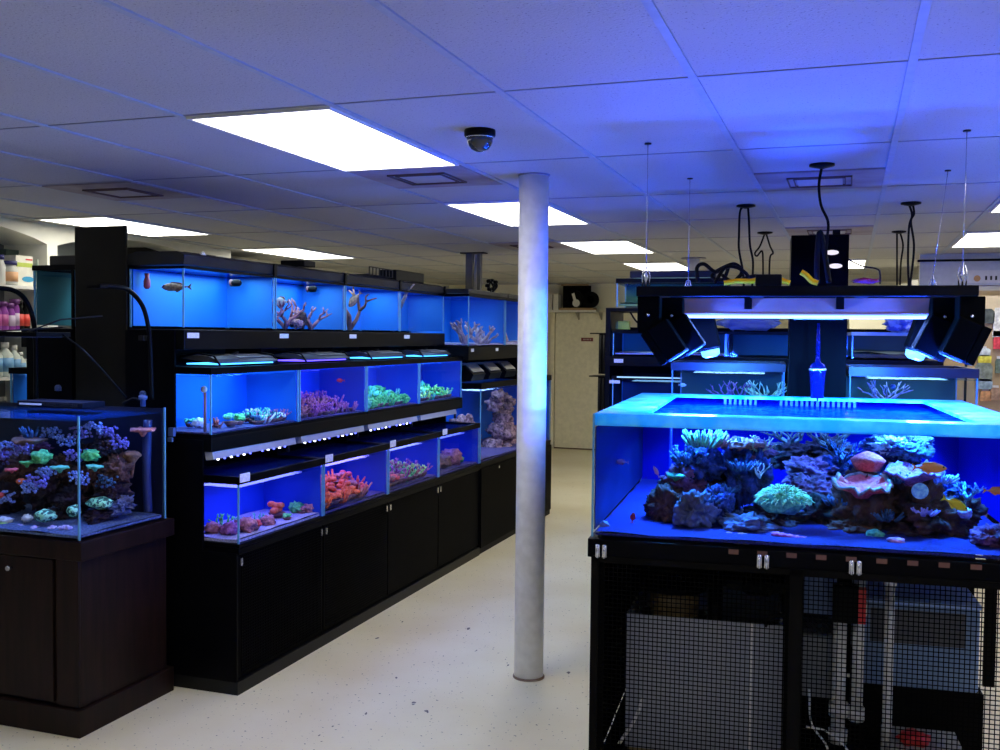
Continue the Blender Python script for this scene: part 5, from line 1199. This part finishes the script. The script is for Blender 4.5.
for k, px in enumerate((19.5, 25.5)):
    y = atx(px,320,-5.58).y
    bottle(['black bottle with red label next to the purple bottles','black bottle with red label at the right end of the middle niche shelf'][k], y, zB, .03, .21, BPLAS, BPLAS, 'black bottles with red labels', lab=mat('red_label',(.7,.06,.04),.5), neck=.5)
jug = mat('translucent_white_jug',(.62,.68,.62),.5); blab = mat('blue_label',(.15,.35,.6),.5)
for k, (px, h, r) in enumerate([(5,.24,.055),(14,.22,.045),(20.5,.17,.035),(26,.12,.03),(-6,.24,.055)]):
    y = atx(px,360,-5.58).y
    bottle(['tall white jug with blue label on the lower niche shelf','second white jug with blue label on the lower niche shelf','shorter white jug stepping down to the right','smallest white jug beside the reef lamp arm','white jug cut by the left edge of the photo'][k], y, 1.361, r, h, jug, WHITE, 'white jugs on the lower niche shelf', lab=blab, neck=.4)
for k, px in enumerate((-3,2,7,11,15)):
    y = atx(px,405,-5.58).y
    bottle('one of the small amber bottles with white caps on the bottom niche shelf', y, 1.041+(.0), .022, .11, mat('amber_bottle',(.15,.12,.06),.3), WHITE, 'small bottles on the bottom niche shelf', neck=.6, lab=LABEL)
    bottle('one of the small white-capped bottles standing behind the amber ones', y+.02, 1.041, .022, .17, mat('grey_bottle',(.3,.3,.27),.3), WHITE, 'small bottles at the back of the bottom niche shelf', x=-5.70, neck=.6, lab=LABEL)
zT = 2.001
y = atx(0,270,-5.6).y; bottle('white bottle with navy cap at the left edge of the top niche shelf', y, zT, .04, .21, WHITE, mat('navy_cap',(.03,.03,.15),.4), None, x=-5.6, neck=.6)
y = atx(9.5,270,-5.58).y; bottle('squat pale bottle with an orange label and navy cap on the top niche shelf', y, zT, .055, .17, mat('frosted_bottle',(.6,.6,.55),.4), mat('navy_cap',(.03,.03,.15),.4), None, lab=mat('orange_label',(.75,.4,.2),.5), neck=.75)
y = atx(17,270,-5.55).y; y2 = atx(34,270,-5.55).y
t = thing('carton', 'white carton with a blue fish shape and green band on the top niche shelf', 'box', (-5.67, y, zT))
MB().box(0,0,0,.11,y2-y,.215).build('box', mat('white_card',(.8,.78,.68),.6), t)
MB().box(.110,.004,.135,.1125,y2-y-.004,.165).build('green_band', mat('lime_band',(.5,.6,.1),.6), t)
MB().prism([(.055*math.cos(a)+.11,.020*math.sin(a)+.05) for a in [2*PI*k/14 for k in range(14)]], .110,.1125,'x').build('blue_shape', mat('blue_print',(.05,.35,.6),.6), t)
MB().box(.110,.09,.185,.1125,.15,.195).build('red_band', RED, t)
y = atx(35.5,265,-5.6).y; simple('carton', MB().box(0,0,0,.12,.12,.20), mat('green_white_card',(.35,.5,.38),.6,scale=14,col2=(.75,.8,.7)), 'narrow green and white carton half behind the murky tank', 'box', (-5.7,y,zT))
y = atx(4,250,-5.78).y; simple('carton', MB().box(0,0,0,.10,.30,.27), mat('dark_green_card',(.04,.07,.06),.6), 'dark green box standing behind on the top niche shelf', 'box', (-5.86,y,zT))
y = atx(19,250,-5.78).y; t = thing('carton', 'black box with a white square behind the white carton', 'box', (-5.86,y,zT)); MB().box(0,0,0,.10,.24,.28).build('box', BPLAS, t); MB().box(.10,.08,.21,.1025,.14,.26).build('white_square', LABEL, t)

# ---- right background: goods wall, white board
PY = 9.4
px0 = at(930,330,PY).x-.1
t = thing('display_panel', 'tan pegboard display wall with hung goods at the right edge', 'display', (px0, PY, 0))
tan = mat('tan_pegboard',(.50,.36,.20),.7,scale=3,col2=(.58,.43,.26))
MB().box(0,0,0,1.1,.04,1.96).build('board', tan, t); MB().box(0,-.02,1.92,1.1,0,2.06).build('header', mat('beige_header',(.62,.50,.32),.6), t)
for z in (.35,.8): MB().box(0,-.25,z,1.1,0,z+.02).build('ledge', WHITE, t)
for x in (.38,.72,1.06): MB().box(x,-.01,.02,x+.02,-.0,1.9).build('upright_rail', GREYB, t)
goods = [('black coiled hose pack hung high on the display wall',985,316,9,7,(.03,.04,.03)),('grey tool hung at the top right of the display wall',998,322,4,14,(.5,.5,.48)),
 ('pale blister pack left on the second row',982,352,8,4,(.45,.5,.5)),('red pouch at the right edge of the display wall',998,343,4,6,(.6,.03,.04)),('white pouch above the red one',997,334,4,3,(.6,.6,.62)),
 ('yellow-green pack in the middle of the display wall',985,359,6,4,(.6,.5,.04)),('grey pack below the yellow-green one',984,372,8,9,(.15,.18,.17)),('blue-white pack on the lower row',985,384,7,5,(.2,.28,.35)),
 ('dark green pack at the right edge of the lower row',999,366,3,7,(.1,.15,.12)),('brown bag low at the right edge',996,394,5,6,(.3,.18,.1)),('orange-brown bag low on the display wall',986,396,5,5,(.45,.22,.08)),('grey strip pack below the header',980,334,5,3,(.3,.3,.3))]
for k,(l,px,py,w_,h_,c) in enumerate(goods):
    p = at(px,py,PY-.05); s = PY/1001*1.02
    t2 = thing('hanging_pack', l, 'package', (p.x, PY-.002, p.z))
    MB().prism([(-w_*s*.85,-h_*s*.9),(w_*s*.85,-h_*s*.9),(w_*s*.9,h_*s*.5),(w_*s*.6,h_*s*.9),(-w_*s*.6,h_*s*.9),(-w_*s*.9,h_*s*.5)],-.035,-.004).build('pack', mat('goods_%d' % k, c, .4, scale=25, col2=tuple(min(1,x*1.8+.05) for x in c)), t2)
    MB().box(-w_*s*.5,-.012,h_*s*.85,w_*s*.5,-.008,h_*s*1.25).build('header_card', LABEL, t2)
for k,(px,c,l) in enumerate([(980,(.6,.45,.35),'small tan packet on the ledge, leftmost'),(985,(.5,.1,.1),'small red packet on the ledge'),(990,(.6,.55,.5),'small cream packet on the ledge'),(995,(.15,.3,.4),'small teal packet on the ledge'),(1000,(.6,.5,.4),'small beige packet on the ledge at the photo edge')]):
    p = at(px,402,PY-.12); simple('packet', MB().box(-.02,-.02,0,.025,.02,.09), mat('packet_%d'%k,c,.5), l, 'package', (p.x, PY-.12, .821))
# board
BY = 9.9
a = at(920,262,BY); b2 = at(1003,285,BY)
t = thing('wall_board', 'grey-white sign board under the ceiling with an orange disc and small marks', 'sign', (a.x, BY, b2.z))
Wb, Hb = b2.x-a.x+.3, a.z-b2.z
MB().box(0,0,0,Wb,.03,Hb).build('board', mat('grey_white_board',(.45,.48,.55),.5), t)
MB().box(-.02,-.01,Hb,Wb,.04,Hb+.02).build('black_edge', BPLAS, t)
MB().box(.33,-.006,.02,Wb,0,Hb*.62).build('pale_strip', mat('pale_strip',(.6,.6,.62),.5), t)
p = at(977,278.5,BY); MB().lathe([(.028,-.012),(.028,-.004)], c=(p.x-a.x,0,p.z-b2.z), n=16, ax='y').build('orange_disc', mat('orange_disc',(.5,.25,.08),.5), t)
for k,px in enumerate((986,991,996)):
    p = at(px,278,BY); MB().box(p.x-a.x-.008,-.010,p.z-b2.z-.018,p.x-a.x+.008,-.005,p.z-b2.z+.018).build('dark_mark', GREYB, t)
simple('tan_ledge', MB().box(0,0,0,.75,.3,.05), tan, 'tan ledge just below the grey-white board', 'shelf', (at(925,287,BY).x, BY-.02, b2.z-.10))
# stand for board: carried by a white partition
struct('wall_partition', MB().box(a.x-.0, BY+.035, 0, XR, BY+.12, CZ), cream)
# white cartons on a far cabinet between tower and board
t = thing('storage_cabinet', 'cream storage cabinet in the far background behind the cords', 'cabinet', (at(850,290,11.5).x, 11.5, 0))
MB().box(0,0,0,.75,.4,2.06).build('body', cream, t); MB().box(.38,-.012,.05,.74,0,2.0).build('door', cream, t); MB().box(.01,-.012,.05,.37,0,2.0).build('door', cream, t)
for k,(px,w_,h_,c,l) in enumerate([(893,.16,.16,(.6,.58,.45),'cream carton on the far cabinet, left'),(905,.12,.22,(.5,.48,.36),'taller cream carton on the far cabinet'),(915,.06,.26,(.65,.63,.55),'slim white carton on the far cabinet, right'),(853,.06,.18,(.12,.06,.04),'dark ornament on the far cabinet beside the tower')]):
    p = at(px,280,11.6); simple('carton', MB().box(-w_/2,0,0,w_/2,.2,h_).box(-w_/2-.002,-.002,h_*.8,w_/2+.002,.202,h_+.003), mat('carton_%d'%k,c,.6), l, 'box', (p.x,11.6,2.061))
#==RENDER==
w = bpy.data.worlds.new('world'); bpy.context.scene.world = w; w.use_nodes = True
w.node_tree.nodes['Background'].inputs[0].default_value = (.3,.33,.4,1); w.node_tree.nodes['Background'].inputs[1].default_value = .02
sc_ = bpy.context.scene
sc_.view_settings.view_transform = 'Standard'; sc_.view_settings.look = 'None'; sc_.view_settings.gamma = 1; sc_.view_settings.exposure = 0
sc_.view_settings.use_curve_mapping = False
sc_.cycles.transparent_max_bounces = 32; sc_.cycles.max_bounces = 8; sc_.cycles.diffuse_bounces = 4
sc_.cycles.sample_clamp_indirect = 4; sc_.cycles.caustics_reflective = False; sc_.cycles.caustics_refractive = False
